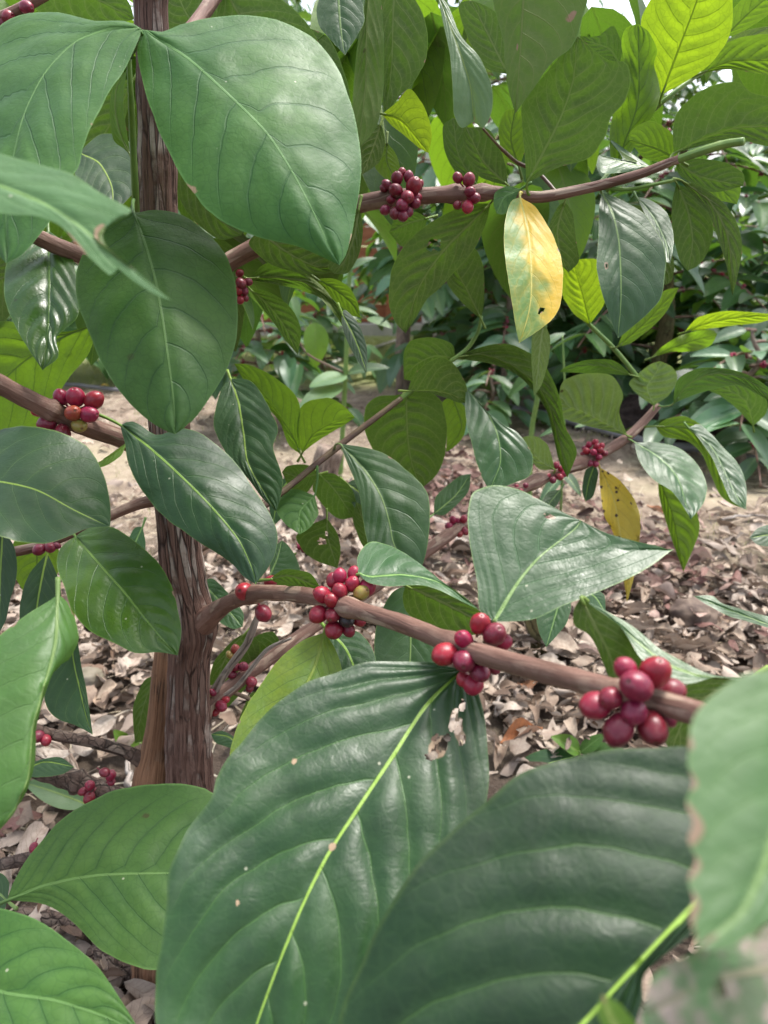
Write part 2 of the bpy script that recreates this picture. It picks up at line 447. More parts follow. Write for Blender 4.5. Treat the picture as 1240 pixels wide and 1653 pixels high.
def pxtube(name, path, mat, parent, n=60, seg=12, knots=None, rough=.06, origin=None):
    """path rows: px, py, depth, width in px"""
    q = spline(np.asarray(path, float), n)
    p = P(q[:, 0], q[:, 1], q[:, 2])
    r = q[:, 3] * q[:, 2] / F / 2
    ph = random.random() * 50
    rr = r * np.array([1 + .07 * mnoise.noise((i * .35, ph, 0)) for i in range(n)])
    if knots is not None:
        for k in knots: rr *= 1 + .32 * np.exp(-((np.linspace(0, 1, n) - k) / .014) ** 2)
    def dsp(th, s): return rough * mnoise.noise((math.cos(th) * 2.5 + ph, math.sin(th) * 2.5, s * 60)) + rough * .6 * mnoise.noise((math.cos(th) * 7, math.sin(th) * 7 + ph, s * 25))
    V, Fc, UV = tube_arrays(p, rr, seg, dsp)
    return meshobj(name, V, Fc, mat, parent, True, {'uv': UV})

# ------------------------------------------------------------------ leaves traced in the photograph and set in space
def leaf(cls, d0, M, L, R, ty=35, tx=0, under=False, arch=0.0, el=0.0, er=0.0, q=.0016, N=7, k=.30, nr=44, nc=11, wav=.0,
         holes=(), burnt=(), pet=None, parent=None, label=None, name='leaf', cup=0.0, tipd=0.0):
    if under: q *= 1.8
    M_ = pts(M); L_ = pts(L); R_ = pts(R)
    base, tip = M_[0], M_[-1]
    Ls = spline(np.vstack([base, L_, tip]), nr); Rs = spline(np.vstack([base, R_, tip]), nr); Ms = spline(M_, nr)
    t = np.linspace(0, 1, nr)
    pr_ = random.Random(int(base[1] * 3 + tip[0])); pe = pr_.random() * 90
    for E_, z_ in ((Ls, 0), (Rs, 7)):
        w_ = np.array([.022 * mnoise.noise((i / nr * 6 + pe, z_, 0)) + .010 * mnoise.noise((i / nr * 19 + pe, z_, 4)) for i in range(nr)]) * np.sin(math.pi * t)
        E_ += (E_ - Ms) * w_[:, None] * 1.6
    sv = np.concatenate([-np.linspace(1, 0, nc + 1)[:-1], np.linspace(0, 1, nc + 1)])
    nn = np.array([math.sin(rad(tx)) * math.cos(rad(ty)), math.sin(rad(ty)), -math.cos(rad(ty)) * math.cos(rad(tx))])
    def ray(q): return np.stack([(q[..., 0] - CX) / F, -(q[..., 1] - CY) / F, np.ones(q.shape[:-1])], -1)
    kb = float(ray(base) @ nn)
    grid = np.zeros((nr, len(sv), 2)); edge = np.zeros((nr, len(sv)))
    rs = random.Random(int(base[0] * 7 + tip[1] * 13))
    ph = rs.random() * 6
    for j, s in enumerate(sv):
        E = Ls if s < 0 else Rs
        a = abs(s)
        grid[:, j] = Ms * (1 - a) + E * a
        off = (el if s < 0 else er) * np.sin(math.pi * t) ** .8 * a ** 1.3
        off = off + cup * np.sin(math.pi * a) * np.sin(math.pi * t) ** .6
        off = off - arch * np.sin(math.pi * t) + tipd * t ** 2
        off = off + wav * a ** 2 * np.sin(2 * math.pi * 2.3 * t + ph + (0 if s < 0 else 2)) * np.sin(math.pi * t)
        edge[:, j] = off
    kk = ray(grid) @ nn
    if kb > -.12: kb = -.12
    kk = np.minimum(kk, -.12)
    dep = d0 * np.clip(kb / kk, .45, 2.0) + edge
    W3 = P(grid[..., 0], grid[..., 1], dep)
    # sense of the grid: normals of the upper face point to the camera unless the underside is seen
    poly = np.vstack([Ls, Rs[::-1]])
    x, y = poly[:, 0], poly[:, 1]
    area = np.sum(x * np.roll(y, -1) - np.roll(x, -1) * y)
    du = np.gradient(W3, axis=0); dv = np.gradient(W3, axis=1)
    nrm = np.cross(du, dv); nrm /= np.linalg.norm(nrm, axis=2)[..., None] + 1e-12
    view = CAMP - W3
    sign = 1 if np.mean(np.sum(nrm * view, 2)) > 0 else -1       # nrm*sign faces the camera
    tops = sign * (-1 if under else 1)
    ln = float(np.sum(np.linalg.norm(np.diff(W3[:, nc], axis=0), axis=1)))
    wv = np.zeros((nr, len(sv)))
    for j, s in enumerate(sv):
        a = abs(s)
        wv[:, j] = N * (t - (k * .75 * a + k * .7 * a ** 2.6) * (1 - .35 * t)) + (0 if s < 0 else .45) + 20
    fr = np.abs(np.sin(math.pi * wv))
    A = np.abs(sv)[None, :]
    amp_ = np.array([[.75 + .5 * mnoise.noise((t[i] * 5 + ph, sv[j] * 2, 3)) for j in range(len(sv))] for i in range(nr)])
    env = np.clip(np.sin(math.pi * np.clip(A, 0, 1) ** .7), 0, 1) ** .7 * np.sin(math.pi * t)[:, None] ** .4
    off3 = tops * q * (ln / .15) * (fr ** .75 - .5) * env * amp_
    bumpy = np.array([[mnoise.noise(Vector(W3[i, j]) * 28) for j in range(len(sv))] for i in range(nr)])
    fine = np.array([[mnoise.noise(Vector(W3[i, j]) * 75) for j in range(len(sv))] for i in range(nr)])
    off3 = off3 + (bumpy * .0022 * min(1.2, ln / .15) + fine * .0005) * (1 - np.exp(-(A / .16) ** 2))
    rid = tops * -.0012 * np.exp(-(A / .10) ** 2) * (ln / .15)
    off3 = off3 + rid
    W3 = W3 + nrm * off3[..., None]
    m_ = len(sv)
    V = W3.reshape(-1, 3)
    half = np.zeros((nr, m_))
    for j, s in enumerate(sv): half[:, j] = np.linalg.norm(W3[:, j] - W3[:, nc], axis=1) * (1 if s >= 0 else -1)
    burn = np.zeros((nr, m_))
    for (bt, bs, r1) in burnt:
        d = np.sqrt(((t[:, None] - bt) * 1.4) ** 2 + (sv[None] - bs) ** 2 * .3)
        burn = np.maximum(burn, np.clip(1.3 - d / r1, 0, 1))
    if d0 > .3 and ln > .05:
        burnt = tuple(burnt) + tuple((pr_.random(), pr_.choice((-1, 1)), pr_.uniform(.012, .035)) for _ in range(pr_.randrange(3)))
        for q_ in burnt[-2:] if len(burnt) else ():
            dd = np.sqrt(((t[:, None] - q_[0]) * 1.4) ** 2 + (sv[None] - q_[1]) ** 2 * .3); burn = np.maximum(burn, np.clip(1.3 - dd / q_[2], 0, 1))
    dead = np.zeros((nr - 1, m_ - 1), bool)
    tcn = (t[:-1] + t[1:]) / 2; scn = (sv[:-1] + sv[1:]) / 2
    for (ht, hs_, rt, rs_) in holes:
        d = np.sqrt(((tcn[:, None] - ht) / rt) ** 2 + ((scn[None] - hs_) / rs_) ** 2)
        nz = np.array([[mnoise.noise((a * 40, b * 9, ht * 10)) for b in scn] for a in tcn])
        dead |= (d + nz * 1.15) < 1
        dd = np.sqrt(((t[:, None] - ht) / rt) ** 2 + ((sv[None] - hs_) / rs_) ** 2)
        burn = np.maximum(burn, np.clip(1.5 - dd, 0, 1))
    Fc = []
    for i in range(nr - 1):
        for j in range(m_ - 1):
            if dead[i, j]: continue
            f = (i * m_ + j, (i + 1) * m_ + j, (i + 1) * m_ + j + 1, i * m_ + j + 1)
            # cross(du, dv) is the normal of this winding
            Fc.append(f if tops > 0 else f[::-1])
    UV = np.stack([np.repeat(t, m_), np.tile(sv * .5 + .5, nr)], 1)
    VW = np.stack([wv.ravel(), half.ravel()], 1)
    # stalk
    b3 = W3[0, nc]; dirv = W3[0, nc] - W3[2, nc]; dirv /= np.linalg.norm(dirv) + 1e-9
    if pet is not None:
        e3 = P(*pet)
    else:
        e3 = b3 + dirv * .012
    i2 = W3[3, nc] + nrm[3, nc] * tops * -.001
    mid = (b3 + e3) / 2 + dirv * min(.003, .2 * float(np.linalg.norm(e3 - b3)))
    sp = spline(np.array([i2, b3 - nrm[1, nc] * tops * .0008, mid, e3]), 10)
    Vt, Ft, Ut = tube_arrays(sp, np.linspace(.0009, .0017, 10) * (1 if d0 < 1.0 else 1.1), 7)
    o0 = len(V)
    V = np.vstack([V, Vt]); Fc += [tuple(x_ + o0 for x_ in f) for f in Ft]
    UV = np.vstack([UV, np.tile([.02, .5], (len(Vt), 1))]); VW = np.vstack([VW, np.tile([20.5, 0.0], (len(Vt), 1))])
    ob = meshobj(name, V, Fc, MATS[cls], parent, True, {'uv': UV, 'vw': VW}, origin=b3, attrs={'burn': np.concatenate([burn.ravel(), np.zeros(len(Vt))])})
    if label: ob['label'] = label
    return ob

# ================================================================== the coffee shrub in front
random.seed(5)
base = G(318, 1586)
shrub = thing('coffee_shrub', 'large coffee shrub in front with reddish trunk, broad glossy leaves and red cherries', 'shrub', (float(base[0]), float(base[1]), 0))

def trunk_mesh(name, path, mat, seg, n, amp):
    q = spline(np.asarray(path, float), n)
    p = P(q[:, 0], q[:, 1], q[:, 2]); r = q[:, 3] * q[:, 2] / F / 2
    def dsp(th, s):
        c, s_ = math.cos(th), math.sin(th)
        v = mnoise.noise((c * 5, s_ * 5, s * 7)) + .7 * mnoise.noise((c * 11, s_ * 11, s * 14)) + .6 * abs(mnoise.noise((c * 16, s_ * 16, s * 22))) + .35 * mnoise.noise((c * 30, s_ * 30, s * 60))
        v2 = mnoise.noise((c * 1.2, s_ * 1.2, s * 9))
        return amp * v + .07 * v2
    r = r * np.array([1 + .06 * mnoise.noise((i * .09, len(name), 1)) + .035 * mnoise.noise((i * .3, len(name), 6)) for i in range(n)])
    V, Fc, UV = tube_arrays(p, r, seg, dsp)
    return meshobj(name, V, Fc, mat, shrub, True, {'uv': UV})

g1 = G(328, 1600)
trunk_mesh('trunk', [(240, -120, .63, 52), (244, 0, .66, 54), (250, 150, .68, 57), (256, 330, .70, 62), (268, 600, .73, 62), (282, 800, .77, 64), (291, 900, .79, 68), (303, 960, .81, 66),
                     (312, 1010, .82, 76), (306, 1060, .84, 66), (304, 1150, .87, 68), (306, 1260, .9, 74), (316, 1400, .95, 76), (328, 1600, 1.0, 80), (334, 1700, 1.02, 95)], BARK, 64, 340, .06)
trunk_mesh('stem', [(268, 1000, .90, 24), (262, 1080, .90, 30), (258, 1150, .91, 38), (251, 1215, .92, 48), (245, 1260, .925, 60), (240, 1330, .94, 66), (244, 1480, .98, 66), (250, 1620, 1.01, 70), (254, 1720, 1.03, 80)], BARK2, 40, 120, .04)

B = {}
def branch(key, path, mat=BARKB, n=80, seg=14, knots=None, label=None):
    B[key] = pxtube('branch', path, mat, shrub, n, seg, knots)
    if label: B[key]['label'] = label
    return B[key]

branch('b1', [(296, 1036, .83, 62), (318, 1014, .82, 50), (348, 987, .78, 32), (385, 966, .72, 25), (430, 957, .66, 25), (500, 962, .6, 27), (560, 980, .545, 28), (650, 1007, .485, 30), (750, 1047, .43, 33),
              (850, 1077, .385, 36), (960, 1106, .34, 37), (1060, 1132, .312, 39), (1150, 1158, .29, 41), (1290, 1190, .26, 42)], n=150, seg=18, knots=(.13, .28, .45, .73))
branch('b2', [(-90, 575, .58, 34), (0, 621, .61, 33), (60, 652, .63, 32), (130, 685, .66, 32), (205, 712, .69, 31), (262, 752, .75, 34), (285, 775, .77, 40)], BARKB, 80, 14, knots=(.45,))
branch('b3', [(-60, 320, .63, 26), (20, 362, .65, 27), (80, 392, .67, 27), (130, 412, .68, 27), (200, 440, .70, 27), (258, 470, .715, 32)])
branch('b4', [(268, 492, .72, 36), (320, 458, .725, 32), (375, 420, .73, 30), (440, 385, .73, 30), (510, 348, .73, 28), (590, 327, .72, 27), (660, 318, .715, 26), (740, 313, .71, 24), (800, 311, .71, 20),
              (870, 318, .70, 18), (960, 301, .69, 16), (1030, 282, .67, 15), (1082, 262, .655, 14), (1096, 257, .65, 14)], n=130, knots=(.46, .58, .63))
branch('b4g', [(1085, 261, .655, 13), (1130, 245, .64, 14), (1170, 233, .63, 14), (1201, 228, .62, 13)], STEM, 30, 10, label='fresh green tip of the upper branch')
branch('b5', [(288, 905, .80, 18), (380, 850, .84, 14), (455, 795, .87, 11), (500, 758, .89, 11), (560, 710, .91, 11), (610, 672, .92, 10), (648, 643, .93, 9)], STEMB, 60, 10, label='slim brown twig streaked with yellow green')
branch('b5g', [(646, 645, .93, 8), (690, 612, .93, 7), (728, 583, .92, 7), (755, 562, .92, 7), (772, 535, .91, 6), (777, 510, .90, 5)], STEM, 40, 9, label='green leafy twig end')
branch('b6', [(318, 1165, .88, 34), (350, 1128, .90, 28), (400, 1088, .92, 25), (455, 1048, .94, 23), (510, 1010, .97, 21), (600, 950, 1.01, 21), (690, 888, 1.05, 22), (750, 845, 1.09, 21), (830, 795, 1.13, 20),
              (880, 770, 1.16, 19), (960, 738, 1.2, 18), (1010, 708, 1.22, 16), (1040, 680, 1.24, 14), (1062, 655, 1.25, 12)], BARKB, 120, 12, knots=(.05, .2, .62, .74, .83))
branch('b7', [(1040, 622, 1.24, 8), (1027, 606, 1.23, 8), (995, 567, 1.22, 8), (955, 527, 1.20, 7), (928, 500, 1.19, 6)], STEM, 30, 8)
branch('b8', [(-40, 1150, .86, 18), (40, 1172, .88, 18), (90, 1187, .89, 18), (150, 1198, .9, 18), (205, 1214, .91, 20), (238, 1232, .92, 30)], BARKD, 60, 12)
branch('b9', [(-60, 1190, .98, 34), (40, 1232, .99, 34), (90, 1250, .99, 34), (150, 1272, .99, 33), (200, 1296, .98, 36), (238, 1330, .96, 44)], BARKD, 70, 14, knots=(.3, .6), label='thick cracked grey branch low on the stem')
branch('b13', [(268, 100, .68, 30), (300, 60, .70, 26), (322, 30, .72, 23), (350, -10, .74, 22), (380, -70, .76, 20)], BARKB, 30, 12)
branch('b14', [(340, 1125, .90, 14), (365, 1085, .88, 13), (398, 1040, .86, 13), (412, 1005, .84, 11), (420, 985, .83, 8)], DEAD, 40, 9, label='dead whitish twig')
branch('b15', [(208, 92, .60, 8), (211, 150, .61, 10), (214, 220, .63, 11), (218, 300, .65, 12), (222, 360, .68, 12), (240, 420, .715, 13)], STEM, 50, 10, label='upright green shoot beside the trunk')
branch('b16', [(1240, 60, .84, 6), (1180, 92, .82, 6), (1130, 119, .80, 7), (1100, 140, .79, 8), (1068, 166, .79, 8), (1048, 185, .81, 8), (1015, 232, .80, 7), (985, 275, .75, 7), (965, 300, .70, 7)], STEM, 50, 9)
branch('b17', [(968, 302, .69, 6), (1013, 306, .68, 6), (1050, 299, .66, 6), (1087, 291, .65, 6)], STEM, 24, 8)
branch('b18', [(905, 318, .70, 6), (870, 280, .72, 6), (835, 262, .71, 6), (815, 245, .69, 6), (800, 230, .67, 4), (780, 208, .64, 4)], STEMB, 40, 8)
branch('b19', [(238, 1340, .96, 26), (150, 1360, .99, 24), (60, 1383, 1.0, 22), (-60, 1408, 1.0, 20)], BARKD, 40, 10)

branch('b20', [(-60, 905, .72, 18), (10, 893, .72, 17), (70, 880, .72, 16), (130, 855, .73, 16), (220, 815, .76, 18), (290, 800, .77, 24)], BARKB, 40, 10)
branch('b21', [(-60, 60, .70, 20), (0, 30, .70, 18), (40, 10, .70, 17), (110, -30, .70, 18)], BARKB, 30, 10)

def lf(cls, d0, M, L, R, **kw):
    return leaf(cls, d0, M, L, R, parent=shrub, **kw)

# ---- upper left
lf('mid', .56, '232,48 300,88 370,150 430,210 470,270 502,330 530,390 548,428', '262,55 300,38 370,23 440,29 500,58 545,115 575,195 583,285 572,360 556,415', '222,88 232,140 255,205 290,280 330,335 380,368 430,386 480,397 520,414',
   ty=22, tx=8, arch=.02, el=.02, er=.025, q=.0012, N=7, k=.25, pet=(212, 92, .60), label='broad matt green leaf draped over the trunk')
lf('mid', .55, '228,46 180,42 120,62 70,112 35,180 15,260 5,340 10,425', '205,35 150,36 90,20 30,25 -30,70 -70,160 -70,280 -30,380', '222,70 195,120 165,170 140,225 118,278 95,330 68,372 40,410',
   ty=28, tx=-12, arch=.025, el=.03, er=.01, q=.0014, N=7, pet=(210, 92, .60))
lf('near', .30, '-130,262 -60,275 0,298 60,322 120,358 175,402 225,442 278,485', '-60,222 0,246 60,262 118,280 170,318 216,343 190,352 162,362 150,378 170,400 205,424 240,452', '-60,335 0,345 55,350 98,366 130,400 158,426 180,444 188,430 215,452 250,474',
   ty=30, q=.0008, N=7, burnt=((.74, -.9, .10), (.83, -.9, .08), (.6, 1, .08), (.7, -1, .06)), label='soft grey green leaf close by with a torn brown edge', pet=(-180, 250, .32))
lf('mid', .56, '216,343 236,400 250,450 261,510 271,580 279,640 283,701', '180,350 140,388 122,440 127,490 145,540 165,590 195,635 230,670 262,692', '250,338 300,351 345,385 372,430 385,490 382,545 365,600 340,640 312,678',
   ty=24, tx=3, arch=.015, el=.02, er=.02, q=.0013, N=6, k=.3, pet=(216, 322, .66), label='broad dark veined leaf in front of the trunk')
lf('olive', .74, '60,-60 120,-20 170,5 217,31', '100,-60 170,-40 207,2', '46,-12 60,17 105,36 150,41 190,38', ty=-25, under=True)
lf('dark', .76, '128,246 160,262 180,300 182,345', '145,226 165,215 195,218 215,240 222,300', '120,275 130,310 150,338', ty=35)
lf('olive', .78, '215,130 190,180 160,230 130,262', '205,180 190,225 165,255', '185,130 150,170 130,215', ty=-20, under=True)
lf('young', .66, '210,250 196,220 186,180 188,140 205,112', '200,240 183,225 177,180 182,140', '206,220 200,180 200,145', ty=0, q=.0005, label='curled young leaf beside the trunk')
lf('glossy', .70, '78,372 79,450 78,510 75,550 69,598', '40,392 8,430 8,482 25,528 45,562', '108,395 122,440 127,505 92,542 95,578', ty=32, tx=6, q=.004, N=7, arch=.01)
lf('young', .82, '162,520 100,545 20,600 -70,710', '110,535 60,530 0,518 -50,560', '142,572 112,610 88,645 60,690 0,745 -40,742', ty=-20, under=True, q=.002)
lf('olive', .80, '60,395 20,440 -30,470 -60,560', '30,400 -20,430 -60,480', '62,440 30,490 -10,540', ty=-15, under=True)
lf('dark', .58, '-80,770 0,776 60,790 120,822 178,850', '-40,718 0,692 50,690 100,698 140,720 168,768 178,815', '-40,852 0,868 40,877 75,878 110,866 145,852', ty=46, tx=6, arch=.02, q=.0016, N=7, wav=.006)
lf('dark', .66, '195,686 240,720 290,765 340,815 385,870 410,925 413,943', '215,682 252,700 290,692 330,705 372,740 412,790 436,830 447,862 444,895 430,922', '202,715 207,748 228,790 262,830 310,868 350,892 375,910 392,930',
   ty=36, tx=4, arch=.02, el=.012, er=.012, q=.002, N=8, wav=.004, pet=(152, 667, .66))
lf('glossy', .66, '122,866 160,910 200,955 240,1005 270,1040 287,1058', '150,850 185,852 220,875 252,905 275,940 286,980 293,1020', '95,888 92,915 105,950 115,985 150,1020 190,1042 220,1055 253,1053',
   ty=38, tx=3, arch=.015, q=.003, N=7, label='glossy green leaf with a yellowish tint left of the trunk')
lf('fresh', .45, '93,960 90,1035 73,1105 54,1175 47,1250 22,1310 -12,1348', '45,990 0,1025 -60,1080 -110,1160 -100,1260 -60,1325', '108,968 122,1000 126,1035 110,1066 86,1083 60,1170 50,1250',
   ty=35, tx=6, arch=.01, er=.03, q=.0022, N=7, label='bright green leaf folded along its midrib')
lf('dark', .74, '76,893 66,940 58,990 55,1050', '46,928 33,975 33,1020', '93,930 99,962 95,1010', ty=25)
lf('dark', .74, '118,1000 118,1060 128,1110 140,1160 150,1186', '95,1060 72,1108 75,1140 92,1160 122,1171', '126,1035 131,1070 141,1125', ty=22)
lf('dark', .66, '5,850 0,930 -2,1024', '-30,880 -50,950 -30,1000', '25,888 27,930 16,970 10,1000', ty=20)
lf('young', .84, '55,860 60,910 50,965', '25,870 18,915 35,950', '90,870 95,920 70,955', ty=-10, under=True)
lf('mid', .50, '12,1453 70,1429 156,1412 273,1408 350,1407 430,1410', '20,1430 45,1385 85,1335 135,1300 190,1275 250,1265 300,1267 345,1280 395,1330', '60,1457 92,1470 125,1495 165,1535 210,1557 255,1566 320,1545 390,1480',
   ty=48, tx=-4, arch=.012, el=.01, q=.0026, N=9, k=.28, pet=(-20, 1470, .52))
lf('mid', .40, '-190,1590 -90,1560 0,1600 90,1615 190,1650 240,1690', '-140,1500 -60,1455 0,1468 70,1490 120,1525 165,1570 205,1630', '-150,1690 -40,1740 80,1760 180,1730', ty=48, tx=2, q=.002, N=8)
lf('teal', .60, '12,1455 -10,1440 -60,1450', '15,1425 0,1410 -30,1412', '5,1470 -30,1475', ty=40)
# ---- big leaves in front
lf('big', .452, '745,1083 690,1135 632,1222 580,1300 524,1387 474,1493 414,1653 392,1760', '700,1070 640,1067 584,1071 542,1085 496,1102 453,1131 421,1159 398,1187 366,1223 345,1256 337,1290 300,1345 276,1400 268,1460 261,1520 252,1580 254,1660 300,1730', '768,1110 780,1150 786,1200 789,1272 768,1350 730,1430 680,1520 600,1620 500,1710 440,1752',
   ty=40, tx=-3, arch=.012, q=.0027, N=7, k=.36, nr=190, nc=44, el=-.004, er=.006, holes=((.185, .40, .022, .10), (.115, .50, .02, .06), (.135, .60, .022, .05), (.155, .66, .012, .05), (.09, .60, .010, .04)), pet=(752, 1056, .452), burnt=((.455, 0, .018), (.35, -.6, .012), (.62, -.45, .01)),
   label='large dark green leaf with insect holes near its stalk')
lf('deep', .27, '1232,1338 1109,1474 988,1602 880,1720 780,1840', '1228,1290 1180,1232 1110,1205 1040,1208 960,1215 900,1228 840,1250 790,1290 730,1340 670,1400 620,1470 580,1550 550,1653 560,1750 650,1835', '1205,1420 1125,1500 1042,1570 1035,1620 1000,1700 900,1790',
   ty=35, tx=-8, arch=.008, q=.0032, N=6, k=.36, nr=120, nc=28, el=.01, label='very large dark quilted leaf near the bottom', pet=(1275, 1190, .27))
lf('near', .17, '1300,1060 1270,1200 1250,1350 1200,1470 1125,1532', '1240,1082 1190,1094 1145,1128 1120,1168 1109,1230 1117,1262 1108,1298 1119,1328 1109,1354 1123,1386 1112,1420 1121,1452 1113,1482 1124,1512', '1380,1150 1400,1300 1350,1440 1240,1490 1180,1530',
   ty=42, q=.0008, N=7, nr=80, burnt=((.42, -1, .03), (.52, -1, .05), (.64, -1, .10), (.77, -1, .07), (.9, -1, .12), (.99, 0, .12)), label='blurred pale green leaf close by with a dry brown edge', pet=(1290, 1180, .255))
lf('mid', .34, '1300,1500 1250,1560 1200,1610 1150,1690', '1240,1510 1185,1560 1150,1620', '1300,1580 1240,1660', ty=35, pet=(1330, 1450, .36))
lf('withered', .165, '1380,1560 1280,1560 1160,1580 1035,1640', '1290,1490 1200,1505 1130,1535 1060,1570', '1360,1660 1250,1720 1140,1730 1050,1700', ty=40, q=.0006, wav=.004, pet=(1400, 1540, .18), label='blurred withered leaf end close by, mottled brown and green')
lf('young', .17, '1010,1680 985,1640 972,1605', '990,1680 965,1640', '1030,1660 1000,1620', ty=30, burnt=((1.0, 0, .3),))
# ---- middle, lower
lf('yellowgreen', .56, '523,1021 508,1075 480,1130 440,1190 395,1260', '490,1033 455,1060 420,1105 392,1150 373,1210 372,1245', '540,1045 552,1085 542,1140 505,1200 450,1245', ty=40, tx=-5, q=.002, N=8, pet=(540, 985, .565), label='yellowing green leaf under the lower branch')
lf('dark', .60, '530,1018 560,1050 590,1125', '548,1016 578,1020 600,1045 608,1080', '530,1060 550,1110', ty=40)
lf('teal', .80, '549,716 590,760 615,800 628,840 637,880 668,932', '560,745 578,790 585,830 592,870 600,905 622,930 648,937', '582,721 625,735 665,765 691,800 694,840 690,880 682,912', ty=30, tx=-4, q=.002, N=7, arch=.01, pet=(540, 725, .905))
lf('teal', .55, '578,925 600,930 650,927 700,936 740,957 775,985', '577,900 590,879 605,873 640,885 680,912 722,945', '595,940 630,946 680,946 722,958', ty=55, q=.0015, N=7, pet=(574, 960, .575))
lf('olive', .57, '655,945 700,965 740,985 800,1018', '690,938 730,953 772,985', '650,965 658,990 690,1010 722,1023 762,1025', ty=-15, under=True)
lf('teal', .76, '668,940 664,1000 662,1068 655,1130', '632,958 608,1010 605,1075 628,1118', '690,985 705,1040 706,1080 688,1115', ty=25)
lf('teal', .425, '798,1003 835,942 871,899 925,856 938,840', '775,985 770,940 760,880 755,830 765,795 800,781 840,790 900,822', '860,1000 905,980 952,960 1010,936 1050,915 1083,889 1083,888 1030,875 980,861',
   ty=34, tx=2, arch=.0, q=.0022, N=5, k=.55, er=-.012, nr=64, nc=16, pet=(800, 1020, .44), burnt=((.82, -.55, .05),), holes=((.80, -.55, .02, .06),), label='pointed blue green leaf with a pale yellow midrib above the lower branch')
lf('teal', .36, '1205,1096 1140,1093 1080,1072 1030,1036 980,993 941,968', '1150,1090 1100,1066 1062,1045 1027,1016 977,986', '1185,1098 1155,1094 1112,1104 1085,1096 1036,1064 1000,1012', ty=52, q=.001, N=7, pet=(1180, 1160, .285))
lf('olive', .385, '938,966 960,1010 985,1060 1000,1125', '927,985 928,1010 952,1026 968,1056 985,1098', '965,985 1000,1010 1030,1052 1036,1066 1022,1115', ty=-5, under=True, q=.001, pet=(948, 972, .39))
lf('olive', .385, '1210,1094 1150,1120 1110,1150 1082,1215', '1155,1094 1112,1105 1088,1140 1072,1185', '1200,1130 1160,1180 1120,1215', ty=-5, under=True, q=.001)
lf('teal', .8, '908,955 895,1000 882,1045', '880,965 866,990 870,1020', '922,975 915,1005 900,1025', ty=30)
lf('teal', .8, '940,950 962,965 978,990', '955,950 975,960', '942,965 955,982', ty=30)
lf('teal', .95, '1300,1032 1240,1008 1180,985 1120,962', '1270,1005 1200,985 1165,974 1150,962', '1240,1014 1210,1004 1170,993 1140,976', ty=50)
lf('dark', 1.0, '1300,858 1250,862 1210,868', '1260,845 1225,852', '1260,880 1225,880', ty=40)
# ---- centre
lf('young', .90, '486,734 470,700 440,655 412,620 378,587', '466,718 452,682 426,652 400,622', '482,695 484,655 468,627 432,602 400,588', ty=-25, under=True, q=.002)
lf('young', .90, '487,733 505,702 535,684 573,674', '480,695 484,660 500,648 530,642 555,655', '502,720 530,701 556,686', ty=-25, under=True, q=.002, N=6)
lf('olive', .95, '656,633 657,680 660,720 667,755 681,788', '640,638 610,640 591,655 589,690 604,730 640,762 665,780', '690,632 712,648 722,690 719,730 706,765', ty=-14, under=True, q=.0035, N=8, pet=(646, 645, .93), label='heart shaped leaf seen from its pale veined underside')
lf('olive', .93, '735,578 700,575 670,590 652,612', '730,556 700,545 665,549 652,570', '715,590 690,605 670,615', ty=-20, under=True, q=.002)
lf('olive', .91, '658,631 700,631 730,637 754,650', '668,605 690,585 715,577 735,590 753,622', '690,634 720,642 740,650', ty=-18, under=True, q=.002)
lf('teal', .915, '752,626 785,662 803,700 808,745 790,792', '751,660 757,700 768,740 777,768', '775,648 800,680 832,695 852,720 861,742 855,768 830,779 808,788', ty=28, tx=-3, q=.0025, N=6, arch=.008, label='pale blue green hanging leaf in the middle')
lf('young', .95, '730,640 745,690 720,730', '715,650 722,690', '752,660 750,700 735,720', ty=-15, under=True)
lf('olive', .92, '735,577 780,572 830,592 870,627 890,667 902,712 916,771', '765,564 800,555 830,557 870,580 891,610 906,650 912,685 931,725 926,748', '760,582 792,587 830,602 858,627 882,662 893,702 902,742', ty=-18, under=True, q=.0025, N=10, pet=(728, 584, .92), label='long dark leaf arching over, underside in view')
lf('olive', .73, '792,328 755,365 720,400 690,440 670,480 655,538', '760,330 720,345 680,370 650,400 631,440 628,490 640,522', '785,360 770,395 742,430 710,465 690,482 672,512', ty=-12, tx=6, under=True, q=.002, N=9, holes=((.42, -.35, .035, .17),), pet=(800, 314, .71))
lf('olive', .88, '777,516 755,470 738,435 750,398', '745,487 722,457 722,425 735,402', '782,480 780,430 768,402', ty=-10, under=True, N=8)
lf('yellow', .68, '840,318 853,370 858,420 858,480 850,520 838,554', '825,325 815,360 814,400 819,440 827,490 833,530', '866,335 890,375 906,410 909,450 905,492 890,517 864,537', ty=22, tx=6, q=.0012, N=7, arch=.012, holes=((.74, .42, .016, .07),), pet=(842, 312, .70), label='yellow leaf with green patches hanging from the upper branch')
lf('pale', .78, '878,520 872,560 868,600 862,640', '860,540 858,575 860,610', '888,545 886,580 875,620', ty=-5, under=True)
lf('mid', .70, '840,305 815,318 802,345', '820,300 800,310 797,330', '830,325 815,345', ty=5, q=.0004, N=4)
lf('olive', .71, '912,325 900,370 905,410 918,440', '900,335 885,370 890,410', '925,345 930,385 935,420', ty=-10, under=True)
